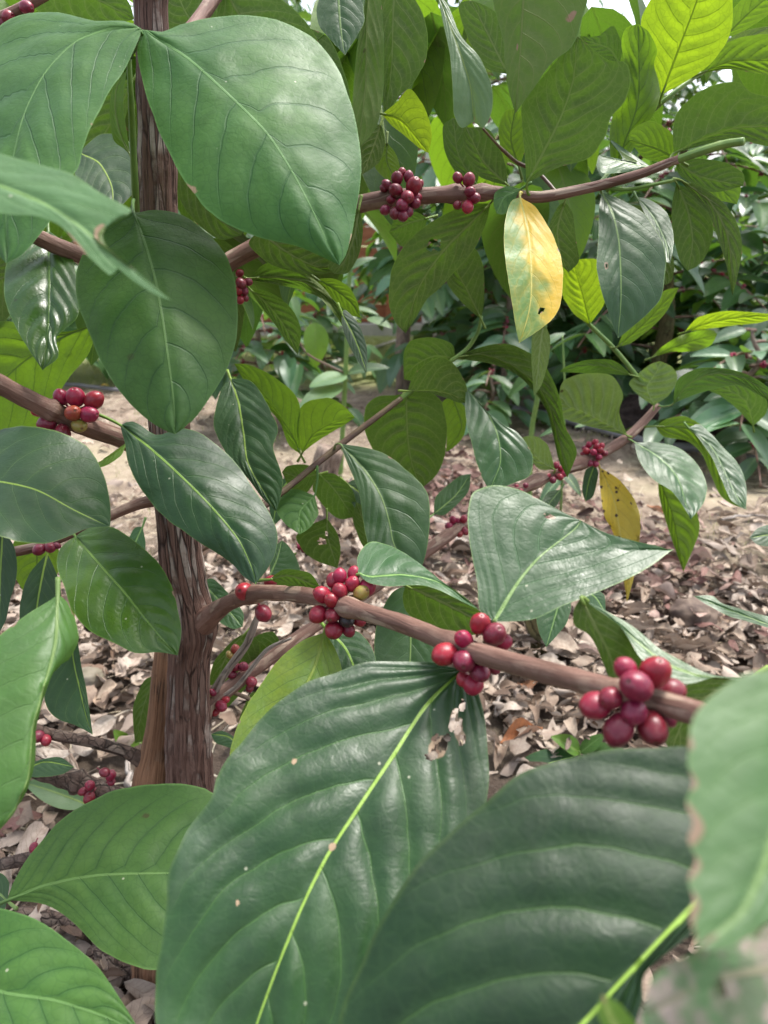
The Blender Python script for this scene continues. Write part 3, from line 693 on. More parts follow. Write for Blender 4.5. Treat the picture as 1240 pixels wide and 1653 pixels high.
# ---- right
lf('teal', .70, '972,310 990,345 1000,390 1003,440 1003,490 998,546', '967,340 966,390 964,430 970,470 985,512', '1000,320 1040,345 1066,385 1076,430 1069,476 1050,502 1022,527', ty=16, tx=4, q=.0022, N=8, arch=.015, burnt=((.5, -.6, .05),), holes=((.5, -.6, .012, .06),), pet=(966, 302, .69))
lf('teal', .74, '1028,318 1055,350 1075,390 1082,425', '1040,345 1062,390 1072,420', '1050,322 1078,345 1088,385', ty=35)
lf('olive', .72, '1092,296 1110,340 1118,390 1110,437', '1085,330 1087,380 1098,420', '1120,310 1142,340 1152,375 1140,412 1125,430', ty=-8, under=True, pet=(1087, 291, .65))
lf('olive', .70, '1098,291 1145,325 1175,385 1183,478', '1115,312 1142,342 1158,382 1172,425', '1130,300 1165,325 1190,360 1198,402 1192,442', ty=-8, under=True, pet=(1087, 291, .65))
lf('olive', .76, '1000,330 1030,345 1060,400 1075,460', '1010,350 1035,400 1055,450', '1040,335 1070,370 1088,420 1085,452', ty=0, under=True)
lf('lime', 1.19, '952,524 942,480 932,447 925,419', '926,506 908,476 907,446 910,420', '975,492 984,460 976,430 962,418', ty=-15, under=True, q=.003, N=8, pet=(955, 527, 1.2))
lf('young', 1.20, '997,560 1040,522 1070,490 1096,464', '1020,505 1045,483 1075,468', '1020,553 1055,526 1078,500', ty=-12, under=True, pet=(985, 560, 1.21))
lf('young', 1.24, '1052,577 1090,560 1125,548 1158,540', '1068,560 1098,542 1130,533 1150,533', '1085,568 1120,567 1146,558', ty=-22, under=True, wav=.01)
lf('lime', 1.30, '1105,536 1150,520 1200,512 1262,508', '1128,512 1170,502 1212,504', '1150,530 1190,525 1230,520', ty=-25, under=True, label='bright lime leaf lit from behind beside the dark shrub')
lf('pale', 1.21, '1013,703 975,682 940,664 903,651', '1000,667 1006,637 986,606 942,603 910,615 903,638', '1004,701 970,693 935,684 908,673', ty=-20, under=True, q=.008, N=9, k=.1, pet=(1020, 705, 1.22), label='pale quilted leaf seen from below')
lf('pale', 1.24, '1056,655 1045,625 1060,600 1066,583', '1036,642 1016,620 1030,604 1050,588', '1080,637 1094,610 1085,592', ty=-15, under=True, q=.006, N=7, k=.1, pet=(1050, 670, 1.24))
lf('teal', .84, '1087,652 1110,622 1150,603 1205,612 1248,650', '1094,612 1130,594 1182,597 1222,612 1245,632', '1108,643 1150,628 1192,622 1220,635', ty=-30, under=True, q=.003, N=9, pet=(1064, 655, 1.25))
lf('olive', 1.28, '1216,688 1205,650 1180,632 1140,620', '1190,660 1165,640 1145,630', '1238,665 1235,640 1200,622 1170,612', ty=-20, under=True)
lf('teal', 1.20, '1024,713 1065,738 1095,772 1115,839', '1060,714 1100,725 1130,755 1141,785 1136,812', '1030,740 1050,770 1080,790 1100,812', ty=42, tx=6, q=.003, N=8, arch=.01, pet=(1010, 708, 1.22))
lf('young', 1.26, '1062,768 1085,830 1095,880 1103,923', '1064,800 1075,842 1090,887', '1112,790 1126,830 1128,862 1116,892', ty=-5, under=True, q=.004)
lf('young', 1.22, '1058,688 1110,692 1145,720 1168,762 1185,800 1204,822', '1072,705 1110,712 1132,732 1146,762 1160,795 1178,812', '1080,675 1105,672 1132,686 1162,716 1191,750 1204,782', ty=-6, tx=0, under=True, q=.003, pet=(1038, 690, 1.235))
lf('teal', 1.20, '1112,690 1150,722 1172,765 1190,800 1205,822', '1122,700 1148,735 1165,775 1182,808', '1132,686 1162,716 1192,750 1205,785', ty=40, q=.003)
lf('pale', 1.15, '896,758 870,742 843,706', '870,757 857,740 845,718', '886,722 870,706 852,704', ty=-18, under=True, q=.004, N=6, pet=(890, 765, 1.16))
lf('spotted', 1.20, '968,754 990,800 1000,850 1009,910 1012,972', '969,790 975,830 990,862 1003,902 1009,945', '1000,775 1026,810 1034,850 1029,900 1020,945', ty=5, under=False, q=.002, N=8, wav=.01, pet=(966, 742, 1.2), label='yellow leaf spotted brown hanging over the litter')
lf('dark', 1.22, '960,750 950,780 945,810', '945,760 940,790', '966,765 958,800', ty=10)
lf('olive', 1.22, '1022,606 980,592 945,590 903,600', '990,582 950,581 918,590', '990,604 950,603', ty=-30, under=True)
lf('teal', 1.2, '905,790 885,815 872,835', '885,795 870,818', '905,805 888,830', ty=40)
# ---- left of centre
lf('dark', .78, '372,611 385,650 393,700 402,752 446,826', '358,628 347,665 345,692 360,722 376,747 400,772 422,802', '405,615 431,650 448,690 441,722 456,770 453,802', ty=26, tx=-8, q=.0035, N=9, arch=.01)
lf('olive', .76, '403,466 430,490 458,525 481,573', '418,490 440,518 460,548', '435,472 470,497 486,532', ty=-15, under=True, pet=(395, 455, .74))
lf('olive', .745, '400,450 440,448 490,455 535,485 565,525 592,603', '430,425 480,434 520,464 552,500 577,522 592,562', '440,458 480,467 510,477 532,495 552,525 572,565', ty=-15, under=True, q=.0015, wav=.008, pet=(388, 440, .735))
lf('dark', .735, '552,505 570,540 582,570 592,602', '558,500 578,522 592,560', '552,525 560,550 576,580', ty=30)
lf('olive', .70, '418,372 460,405 510,430 556,430', '402,395 440,428 490,442 530,441', '470,380 530,400', ty=-10, under=True)
lf('olive', .68, '580,335 572,380 560,415 540,442', '560,350 540,400 530,430', '586,370 580,410 562,440', ty=-5, under=True)
lf('young', .86, '512,450 545,470 568,490 582,513', '520,466 545,490 565,508', '540,450 565,465 578,490', ty=-20, under=True)
lf('mid', .88, '508,800 484,826 484,863', '478,789 448,797 442,816 460,845', '514,830 500,852', ty=35, q=.003, N=6, pet=(512, 752, .89))
lf('olive', .90, '528,836 530,870 545,917', '496,850 478,866 490,890 512,906', '545,862 550,890', ty=-10, under=True, holes=((.45, -.2, .05, .12), (.3, 0, .03, .08)), label='small yellowish leaf with brown holes')
lf('teal', .95, '436,928 448,900 455,872', '436,912 442,885', '482,925 478,900 465,880', ty=30)
lf('olive', .93, '515,765 485,770 455,762', '495,750 465,752', '495,795 470,790', ty=-15, under=True)
lf('olive', .95, '515,765 540,790 570,835', '505,790 530,825 550,838', '540,765 565,785 575,812', ty=-15, under=True)
lf('olive', .62, '435,935 470,930 518,950', '460,919 500,925', '450,942 490,952', ty=-20, under=True)
lf('teal', .85, '325,940 350,965 392,1012', '345,935 375,965 393,990', '328,965 350,1000 375,1015', ty=35)
lf('olive', .95, '398,1020 370,1050 350,1100 335,1160', '375,1035 345,1070 335,1120', '420,1040 410,1090 370,1140', ty=-5, under=True)
lf('olive', .96, '455,1040 430,1050 400,1060 385,1075', '440,1020 410,1030', '450,1060 420,1075', ty=-5, under=True)
lf('olive', .97, '250,1090 232,1140 218,1200', '232,1100 215,1140 216,1180', '252,1140 245,1190', ty=-5, under=True)
lf('young', .68, '205,714 175,735 148,756', '185,732 160,745', '195,735 170,752', ty=40)
# ---- top
lf('pale', .64, '705,-14 727,40 745,90 760,140 765,196', '714,30 725,80 730,130 733,182 745,206', '725,12 745,58 775,95 793,135 796,167 790,192 779,207', ty=10, tx=-4, q=.0012, arch=.012, burnt=((.97, .2, .05),), label='pale drooping leaf with a notched end')
lf('teal', .64, '545,-40 548,20 552,60 557,89', '514,0 514,40 530,60 546,77', '582,-20 588,20 587,37 575,60', ty=8, q=.0016)
lf('mid', .68, '598,-60 592,40 590,140 578,240', '586,20 575,90 569,170 574,222', '615,0 620,80 618,150 611,197 596,222', ty=-4, under=True)
lf('olive', .70, '640,-60 635,20 632,110 622,187', '608,-20 614,60 618,120 618,165', '660,-20 682,20 691,60 686,100 666,135 645,155', ty=-8, under=True, q=.0016)
lf('lime', .69, '617,184 650,196 692,247', '640,165 661,143 682,167 694,197 697,222', '632,202 655,220 676,238', ty=-12, under=True, q=.001, N=7, label='brilliant yellow green leaf lit from behind')
lf('olive', .74, '615,200 602,240 585,282', '590,205 580,240', '622,230 612,262', ty=0, under=True)
lf('young', .76, '625,230 625,262 640,292', '608,240 606,270 622,288', '640,250 646,275', ty=0, under=True)
lf('mid', .62, '850,-80 842,50 838,110 832,183', '795,-20 812,60 815,100 820,140', '945,-30 938,40 922,76 892,100 862,142', ty=-6, under=True, q=.0014, label='dark leaf hanging from the top with brown flecks', burnt=((.45, .8, .05), (.6, -.2, .04)))
lf('olive', .69, '850,296 880,240 905,190 925,130 932,58', '847,245 842,200 845,160 875,125 900,95', '902,270 952,255 976,225 985,190 1010,162 1018,125 1010,100 985,98 962,84', ty=-16, under=True, q=.0018, N=9, pet=(860, 318, .70), label='broad shaded leaf seen from below')
lf('young', .74, '988,290 1005,240 1030,160 1030,38', '984,225 990,182 1010,122 1003,72 1010,46', '1010,258 1042,208 1066,155 1056,106 1061,82 1048,52', ty=-14, under=True, q=.003, N=8, wav=.01)
lf('olive', .78, '1000,105 985,80 960,70 936,58', '1005,75 990,42 965,58', '985,97 960,90', ty=-18, under=True)
lf('lime', .76, '1068,153 1095,80 1125,0 1150,-90', '1055,110 1040,72 1034,36 1050,0 1082,-50', '1110,130 1150,100 1176,60 1184,0 1172,-60', ty=-22, under=True, q=.0016, N=9, k=.2, pet=(1066, 167, .79), label='large bright lime leaf lit from behind at the top')
lf('young', .85, '1168,62 1210,20 1270,-30', '1180,20 1220,-20', '1200,50 1250,15', ty=-25, under=True)
lf('pale', .82, '1150,92 1190,70 1250,40', '1160,75 1200,50', '1190,85 1240,65', ty=-25, under=True)
lf('young', .79, '1130,119 1180,99 1240,98 1310,105', '1150,85 1190,62 1240,55 1300,65', '1170,112 1210,116 1245,122 1300,125', ty=-25, under=True, q=.003)
lf('olive', .66, '1087,248 1140,222 1200,205 1310,205', '1086,212 1094,180 1120,155 1160,135 1192,133 1212,148 1242,155 1300,160', '1130,236 1182,224 1240,236 1300,240', ty=-22, under=True, q=.0015, N=8, pet=(1085, 262, .655), label='broad olive leaf above the green branch tip')
lf('young', .70, '1095,258 1060,240 1015,226', '1085,215 1050,195 1020,210', '1075,262 1040,255', ty=-18, under=True)
lf('olive', .71, '1090,262 1130,285 1200,300', '1120,255 1170,262 1200,280', '1100,285 1150,310', ty=-15, under=True)
lf('young', .74, '1120,262 1160,300 1190,330', '1110,285 1150,318', '1160,268 1195,300', ty=-10, under=True)
lf('teal', .70, '1052,270 1010,262 968,250', '980,221 1000,242 1030,262', '1010,278 972,278', ty=35, wav=.004)
lf('olive', .72, '820,300 780,260 752,205', '775,285 752,250 747,215', '815,260 790,210', ty=-8, under=True)
lf('young', .74, '838,270 825,225 832,175', '812,250 805,210 815,180', '848,240 850,200', ty=-8, under=True)
lf('olive', .78, '770,300 740,250 732,190', '745,290 720,250 715,205', '775,260 760,210', ty=-8, under=True)
lf('olive', .80, '690,352 660,360 628,375', '670,342 640,350', '680,385 650,398', ty=-18, under=True)
lf('olive', .78, '820,120 790,60 760,0', '785,110 755,60 740,10', '820,70 800,20', ty=-10, under=True)
lf('olive', .76, '360,-20 400,40 460,70 520,130', '350,40 400,90 470,120', '420,-20 480,20 520,80', ty=-10, under=True)
lf('olive', .80, '480,40 500,120 540,200 560,240', '470,110 500,190 530,235', '530,60 560,130 570,200', ty=-5, under=True)
lf('olive', .80, '330,60 300,20 280,-30', '300,70 268,40 262,0', '350,20 320,-30', ty=-10, under=True)
lf('olive', .82, '290,230 310,290 350,350 390,380', '275,280 300,340 350,385', '330,270 370,310 395,350', ty=-10, under=True)

# ---- the shaded mass of leaves at the back of the shrub, too deep in it to tell apart
def card_leaf(rs, length, width, nr=9, nc=3, droop=.35, cor=.006):
    """generic leaf with base at the origin, running along +Y, upper face +Z"""
    t = np.linspace(0, 1, nr); sv = np.linspace(-1, 1, 2 * nc + 1)
    wd = np.sin(math.pi * t ** .85) ** .75 * (1 - .25 * t) + .02
    curl = rs.uniform(.1, .5)
    V, UV, VW = [], [], []
    N = 7
    for i in range(nr):
        for s in sv:
            w = N * (t[i] - .2 * abs(s) - .18 * abs(s) ** 2.6) + 20 + (.45 if s >= 0 else 0)
            V.append((s * wd[i] * width / 2, length * (t[i] - droop * .25 * t[i] ** 2), -droop * length * .7 * t[i] ** 2 + curl * width * .5 * (abs(s) ** 1.4) * wd[i]
                      + cor * length * abs(math.sin(math.pi * w)) * (1 - s * s)))
            UV.append((t[i], s * .5 + .5)); VW.append((w, s * wd[i] * width / 2))
    m_ = len(sv)
    Fc = [(i * m_ + j, i * m_ + j + 1, (i + 1) * m_ + j + 1, (i + 1) * m_ + j) for i in range(nr - 1) for j in range(m_ - 1)]
    return np.array(V), Fc, np.array(UV), np.array(VW)

def frame(yd, zd):
    y = np.array(yd, float); y /= np.linalg.norm(y)
    z = np.array(zd, float); z = z - y * np.dot(y, z); z /= np.linalg.norm(z) + 1e-9
    return np.stack([np.cross(y, z), y, z], 1)

class Heap:
    def __init__(s): s.V, s.F, s.U, s.W, s.n = [], [], [], [], 0
    def add(s, V, Fc, U, W):
        s.V.append(V); s.F += [tuple(a + s.n for a in f) for f in Fc]; s.U.append(U); s.W.append(W); s.n += len(V)
    def build(s, name, mats, parent, fm=None):
        o = meshobj(name, np.vstack(s.V), s.F, mats[0], parent, True, {'uv': np.vstack(s.U), 'vw': np.vstack(s.W)})
        for m in mats[1:]: o.data.materials.append(m)
        if len(mats) > 1:
            k = len(s.F) // max(1, len(s.V))
            idx = [random.Random(i // k).choice(range(len(mats))) for i in range(len(s.F))]
            o.data.polygons.foreach_set('material_index', idx)
        return o

rs = random.Random(11)
hp = Heap()
cards = [card_leaf(rs, 1, .5, 12, 4, rs.uniform(.2, .6), .005) for _ in range(8)]
regs = [(-40, -60, 640, 60, 34), (380, 60, 600, 330, 20), (100, 60, 330, 420, 16), (-60, 150, 140, 420, 8), (600, -60, 800, 40, 8), (720, -60, 940, 180, 16), (1140, -60, 1300, 40, 8), (900, -60, 1080, 60, 6), (780, 180, 900, 300, 8),
        (560, 160, 620, 240, 4), (250, 330, 420, 400, 8), (-60, 440, 110, 560, 4)]
for (x0, y0, x1, y1, n) in regs:
    for _ in range(n):
        px, py, d = rs.uniform(x0, x1), rs.uniform(y0, y1), rs.uniform(.86, 1.35)
        p = P(px, py, d)
        az = rs.uniform(0, 6.28)
        M3 = frame((math.cos(az), math.sin(az), -rs.uniform(.3, 1.3)), (rs.uniform(-.3, .3), rs.uniform(-.2, .5), 1))
        V, Fc, U, W_ = rs.choice(cards)
        L_ = rs.uniform(.13, .2)
        hp.add((V * L_) @ M3.T + p, Fc, U, W_ * np.array([1, L_]))
fo = hp.build('foliage', [MATS['olive'], MATS['young'], MATS['mid'], MATS['olive']], shrub)
fo['kind'] = 'stuff'

# ---- cherries, each a fruit on its branch
def cherry_mesh(seed):
    r_ = random.Random(seed)
    V, Fc = [], []
    nu, nv = 22, 14
    for i in range(nv + 1):
        a = math.pi * i / nv
        for j in range(nu):
            b = 2 * math.pi * j / nu
            x = math.sin(a) * math.cos(b); y = math.sin(a) * math.sin(b) * .94; z = math.cos(a)
            k = 1 + .06 * mnoise.noise((x * 1.3 + seed, y * 1.3, z * 1.3)) + .012 * mnoise.noise((x * 6 + seed, y * 6, z * 6))
            z2 = z * 1.06
            rr = math.hypot(x, y)
            if z > 0: z2 -= .11 * math.exp(-(rr / .16) ** 2); z2 += .05 * math.exp(-((rr - .2) / .07) ** 2)
            V.append((x * k * .0066, y * k * .0066, z2 * k * .0066))
    for i in range(nv):
        for j in range(nu):
            q = (i * nu + j, (i + 1) * nu + j, (i + 1) * nu + (j + 1) % nu, i * nu + (j + 1) % nu)
            Fc.append(q)
    V = np.array(V)
    Vt, Ft, _ = tube_arrays(np.array([(0, 0, -.006), (0, .0004, -.009), (0, .0012, -.0125)]), np.array([.0011, .0009, .001]), 7)
    o = len(V)
    return np.vstack([V, Vt]), Fc + [tuple(a + o for a in f) for f in Ft]

CMESH = {}
def cherry(px, py, r, d, par, kind='r'):
    key = (random.randrange(4), kind)
    if key not in CMESH:
        V, Fc = cherry_mesh(key[0] * 7 + 1)
        me = bpy.data.meshes.new('cherry')
        me.from_pydata(V.tolist(), [], [list(f) for f in Fc])
        me.polygons.foreach_set('use_smooth', [True] * len(me.polygons))
        me.materials.append(CHM[kind]); me.update()
        CMESH[key] = me
    o = bpy.data.objects.new('cherry', CMESH[key])
    link(o, par)
    p = P(px, py, d)
    o.location = Vector(p - np.array(root_pos(par)))
    return o, p, r * d / F / .0066

def cluster(spec, d, bkey, cxy, spread=.6):
    """spec: px,py,r,kind[,dz] ...   cxy: the knot on the branch the fruits grow from"""
    cpt = P(cxy[0], cxy[1], d)
    for it in spec.split():
        q = it.split(',')
        px, py, r = float(q[0]), float(q[1]), float(q[2])
        kind = q[3] if len(q) > 3 else 'r'
        dz = float(q[4]) if len(q) > 4 else 0.0
        rr = r * d / F
        o, p, sc = cherry(px, py, r, d - rr * .6 + dz * rr, B[bkey], kind)
        out = p - cpt
        out = out / (np.linalg.norm(out) + 1e-9) + np.array([random.uniform(-.4, .4), random.uniform(-.7, .1), random.uniform(-.3, .4)])
        o.rotation_mode = 'QUATERNION'
        o.rotation_quaternion = Vector(out).to_track_quat('Z', 'Y')
        o.scale = (sc * random.uniform(.93, 1.03), sc * random.uniform(.93, 1.03), sc * random.uniform(.98, 1.13))
        if kind == 'g': o['label'] = 'unripe green cherry'
        if kind == 'k': o['label'] = 'shrivelled black cherry'
        if kind == 'o': o['label'] = 'half ripe orange cherry'

cluster('1010,1079,20,r 1057,1086,26,r 1027,1107,27,d,-1 986,1127,20,d,-.6 961,1139,24,r,.3 1023,1149,21,d,-1 999,1177,26,d,-.4 1053,1175,26,d,-.4 1084,1116,22,d,1.6 1078,1158,15,d,1.5', .312, 'b1', (1035, 1125))
cluster('775,1007,18,r 798,1024,20,d,-.3 812,1036,15,r,1 749,1032,16,r,-.3 718,1056,20,r 749,1067,19,d,-.9 774,1084,17,d,-.7 764,1105,17,r,.4 748,1096,12,r,.9 797,1078,12,d,1.8', .43, 'b1', (765, 1050))
cluster('549,930,12,r,.5 571,926,11,r,.9 537,937,11,d,1 569,943,13,r 592,949,15,r,.3 583,957,13,g,-.5 549,954,13,r,-.5 521,960,15,r,.2 536,969,13,r,-.7 514,992,15,r,.2 537,993,13,d,-.6 559,1000,13,k,-.3 579,1000,12,r,.6 563,1017,11,d,.5 539,1017,15,r', .555, 'b1', (550, 975))
cluster('395,955,16,r,-.8 437,939,11,r,.3 425,990,14,d,.3 452,934,6,d,.9', .70, 'b1', (410, 962))
cluster('99,641,13,r,.4 122,641,15,r 152,646,15,r,.2 118,667,13.5,o,-.8 144,669,14,r,-.4 128,687,12,g,-.1 76,684,15,d,.2 101,699,14,d 62,664,10,r,1', .645, 'b2', (110, 670))
cluster('641,288,10,d 660,286,9.5,d,.3 649,278,7,d,1 639,307,11,d,-.7 668,300,13,d,-.3 658,318,11.5,d,-1.3 649,331,10.5,d,-1.2 639,344,10,d,-.5 650,348,9.5,d,-.8 669,328,9.5,d,.2 625,298,8,d,.6 620,304,7,d,1.2 622,339,8.5,d,.7 672,319,9,d,.9 676,298,8,d,1 659,342,9,d,-.2 632,322,8,d,.3', .705, 'b4', (650, 318))
cluster('739,287,9,d 757,290,10.5,d,-.2 759,310,9.5,d,-1.1 766,320,10,d,-.7 739,331,7.5,d,.6 755,334,10,r,-.6', .70, 'b4', (752, 313))
cluster('961,714,5.6,r 951,718,5.4,r,.4 963,721,5.6,r,-.5 971,720,5.6,r 947,728,6.2,r 958,730,6.2,r,-1 969,727,5.8,r,-.8 976,732,5.6,d 967,738,5.6,r,-1 953,748,5.4,d,-.5 962,749,5.6,r,-.7 944,724,5.2,d,.8 942,733,5.2,r,.9', 1.19, 'b6', (960, 735))
cluster('893,775,6,d,-.6 904,770,6,r,-.6 911,765,6,r,-.3 898,751,5.6,r 906,757,5.4,r,.5 884,768,5,r,.6', 1.155, 'b6', (895, 765))
cluster('840,793,5.4,r 834,786,5,r,.4 848,784,5,d,.8', 1.13, 'b6', (838, 790))
cluster('731,839,6.5,r 725,849,7,r 749,838,6.8,r,.4 739,841,5,r,.9 742,862,5.6,o 750,857,6.8,d,.6', 1.08, 'b6', (740, 850))
cluster('380,1048,7.5,o,.3 371,1057,6.5,g 380,1076,8,d 393,1076,8,d,-.3 374,1089,7,d 406,1101,9,d 403,1111,6.5,d,.7', .91, 'b6', (392, 1090))
cluster('343,1118,6.5,d,.3 357,1140,9,r,-.5 364,1130,6.5,r,.4 348,1149,7,r,.2 337,1121,5,g', .89, 'b6', (352, 1130))
cluster('62,1189,10,d,-.5 74,1195,9,r,-.5 169,1247,8,d,.5', .885, 'b8', (70, 1185))
cluster('179,1252,9,r,-.2 180,1263,6,d,.4 145,1268,8.5,r,-.5 134,1278,7,d 144,1288,9.5,d,-.4 46,1232,7,d,1 54,1368,7,d', .97, 'b9', (150, 1268))
cluster('63,887,10,d 81,884,9,d,.3 92,881,6,d,.6', .71, 'b20', (75, 878))
cluster('387,441,7,d 389,457,9,d,-.4 401,455,7,d,.3 385,469,8,r 394,469,7.5,d,.5 388,484,7,r,.4 396,481,6,d,.8', .73, 'b4', (385, 445))
cluster('43,12,11.5,d 14,27,11,d,.4 4,38,10,d,.8 26,18,9,d,.9 -10,30,10,d,1', .70, 'b21', (25, 18))
cluster('484,883,5,r,.3 490,888,4.5,d,.8', .93, 'b5', (470, 870))

# ---- more of the small shaded leaves low in the shrub
lf('olive', .98, '470,905 455,930 430,965', '455,905 435,935', '480,925 455,955', ty=-10, under=True)
lf('dark', .97, '560,780 585,800 600,840', '575,775 600,800', '565,805 580,830', ty=20)
lf('dark', 1.0, '470,770 450,800 440,850', '455,775 435,810', '470,800 455,835', ty=20)
lf('teal', 1.0, '700,830 735,800 760,765', '705,800 740,770', '720,830 755,795', ty=25)
lf('olive', .95, '600,890 590,850 575,810', '585,880 570,840', '605,860 595,825', ty=-10, under=True)
lf('teal', .9, '230,850 215,885 205,930', '215,855 200,895', '235,880 225,915', ty=25)
lf('dark', .95, '30,1250 70,1230 120,1238', '50,1232 95,1222', '60,1255 100,1250', ty=45)
lf('teal', .92, '0,1110 30,1080 45,1030', '5,1080 25,1045', '30,1105 48,1065', ty=20)
lf('dark', 1.0, '395,1215 370,1190 340,1185', '385,1195 360,1180', '380,1210 350,1200', ty=40)
lf('olive', 1.02, '420,1120 400,1150 390,1200', '405,1120 385,1165', '425,1150 405,1190', ty=-5, under=True)
branch('b22', [(300, 1120, .92, 10), (345, 1110, .93, 8), (395, 1125, .94, 7), (440, 1150, .95, 6)], STEMB, 24, 8)
branch('b23', [(345, 1135, .90, 9), (385, 1105, .89, 8), (430, 1050, .88, 7), (470, 1030, .87, 5)], DEAD, 24, 8)

# ================================================================== ground
def gz(x, y):
    near = max(0.0, 1 - max(0, y - 3) / 4)
    return (.035 * mnoise.noise((x * 1.1, y * 1.1, 3)) + .014 * mnoise.noise((x * 4, y * 4, 9)) + .006 * mnoise.noise((x * 13, y * 13, 1))) * (.35 + .65 * near) - .01

def axis(lo, hi, fine_lo, fine_hi, step, grow=1.22):
    a = list(np.arange(fine_lo, fine_hi + step * .5, step))
    s = step
    while a[-1] < hi: s *= grow; a.append(a[-1] + s)
    s = step
    while a[0] > lo: s *= grow; a.insert(0, a[0] - s)
    return np.array(a)
gx = axis(-120, 120, -2.6, 3.0, .035); gy = axis(-30, 220, .1, 5.2, .035)
GV = [(x, y, gz(x, y) if abs(x) < 12 and -4 < y < 16 else 0.0) for y in gy for x in gx]
nx = len(gx)
GF = [(j * nx + i, j * nx + i + 1, (j + 1) * nx + i + 1, (j + 1) * nx + i) for j in range(len(gy) - 1) for i in range(nx - 1)]

m = NT('soil')
obj = m.n('TexCoord').outputs['Object']
n1 = m.noise(obj, 1.1, 5, .6); n2 = m.noise(obj, 9, 6, .65); n3 = m.noise(obj, 70, 5, .7)
gy_ = m.n('SeparateXYZ'); m.put(gy_.inputs[0], obj)
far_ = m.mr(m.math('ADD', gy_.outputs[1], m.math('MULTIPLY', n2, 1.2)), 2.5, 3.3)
c = m.mix(m.mr(n2, .3, .7), (.15, .108, .08), (.36, .29, .225))
c = m.mix(m.math('MULTIPLY', m.mr(n3, .5, .7), .6), c, (.56, .49, .40))
c = m.mix(m.math('MULTIPLY', m.mr(n1, .5, .62), .55), c, (.42, .37, .25))
c = m.mix(m.mr(n3, .36, .28, 0, .8), c, (.035, .025, .02))
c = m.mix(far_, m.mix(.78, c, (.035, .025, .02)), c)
lawn = m.math('MULTIPLY', m.mr(m.math('ADD', gy_.outputs[1], m.math('MULTIPLY', n2, .8)), 5.3, 6.0), .7)
c = m.mix(lawn, c, (.30, .36, .13))
h = m.math('ADD', m.math('MULTIPLY', n2, .5), n3)
SOIL = m.done(m.bsdf(c, .95, .1, m.bump(h, .9, .012)))
ground = meshobj('ground', GV, GF, SOIL); ground['kind'] = 'structure'

# ---- litter of dead leaves
def deadmat(name, c1, c2, c3):
    m = NT(name)
    vw = m.n('UVMap', uv_map='vw').outputs[0]; uv = m.n('UVMap', uv_map='uv').outputs[0]
    sv = m.n('SeparateXYZ'); m.put(sv.inputs[0], vw)
    su = m.n('SeparateXYZ'); m.put(su.inputs[0], uv)
    isl = m.n('NewGeometry').outputs['Random Per Island']
    obj = m.n('TexCoord').outputs['Object']
    n = m.noise(obj, 60, 5, .65)
    cr = m.n('ValToRGB'); m.put(cr.inputs[0], isl)
    e = cr.color_ramp.elements
    e[0].position = 0; e[0].color = (*c1, 1); e[1].position = 1; e[1].color = (*c3, 1)
    for p_, cc in ((.3, c2), (.5, c1), (.72, c3), (.86, tuple(x * .5 for x in c2))):
        q = e.new(p_); q.color = (*cc, 1)
    dv = m.math('ABSOLUTE', m.math('SUBTRACT', m.math('FRACT', m.math('ADD', sv.outputs[0], .5)), .5))
    vein = m.mr(dv, .02, .09, 1, 0)
    mid = m.mr(m.math('ABSOLUTE', m.math('SUBTRACT', su.outputs[1], .5)), .01, .03, 1, 0)
    col = m.mix(m.mr(n, .35, .7), cr.outputs[0], m.mix(.5, cr.outputs[0], (.14, .085, .06)))
    col = m.mix(m.math('MULTIPLY', m.math('MAXIMUM', vein, mid), .3), col, (.13, .08, .055))
    bf = m.n('NewGeometry').outputs['Backfacing']
    col = m.mix(m.math('MULTIPLY', bf, .45), col, (.46, .38, .32))
    nb = m.bump(m.math('SUBTRACT', m.noise(obj, 160, 3), m.math('MULTIPLY', vein, .5)), .4, .002)
    b = m.bsdf(col, .7, .3, nb)
    tr = m.n('BsdfTranslucent'); m.put(tr.inputs['Color'], col)
    mx = m.n('MixShader'); mx.inputs[0].default_value = .12
    m.t.links.new(b.outputs[0], mx.inputs[1]); m.t.links.new(tr.outputs[0], mx.inputs[2])
    return m.done(mx)
DEADL = deadmat('dead_leaf', (.41, .33, .255), (.15, .095, .062), (.54, .465, .385))

def dead_leaf(rs):
    nr, nc = 8, 2
    t = np.linspace(0, 1, nr); sv = np.linspace(-1, 1, 2 * nc + 1)
    wd = np.sin(math.pi * t ** .9) ** .75 * rs.uniform(.38, .58) + .01
    k1, k2 = rs.uniform(-1.6, 2.2), rs.uniform(-1.4, 2.6)
    tw = rs.uniform(-.9, .9); ph = rs.uniform(0, 6)
    V, UV, VW = [], [], []
    for i in range(nr):
        for s in sv:
            x = s * wd[i] / 2; y = t[i] - .5
            z = k1 * .22 * (y * y) * 2 + k2 * .9 * x * x * 2 + tw * x * y + .05 * math.sin(7 * y + ph) * abs(s) + .035 * math.sin(5 * s + 9 * y + ph)
            V.append((x * (1 - .25 * abs(k2) * abs(s)), y * (1 - .06 * abs(k1)), z))
            UV.append((t[i], s * .5 + .5)); VW.append((8 * (t[i] - .2 * abs(s)) + 20, x))
    m_ = len(sv)
    Fc = [(i * m_ + j, i * m_ + j + 1, (i + 1) * m_ + j + 1, (i + 1) * m_ + j) for i in range(nr - 1) for j in range(m_ - 1)]
    if rs.random() < .35:
        a = rs.randrange(nr - 1); Fc = [f for f in Fc if not (f[0] // m_ == a and f[0] % m_ in (0, 3)) and not (f[0] // m_ == a + 1 and f[0] % m_ == 0)]
    V = np.array(V); V[:, 2] -= V[:, 2].min() * .8
    return V, Fc, np.array(UV), np.array(VW)

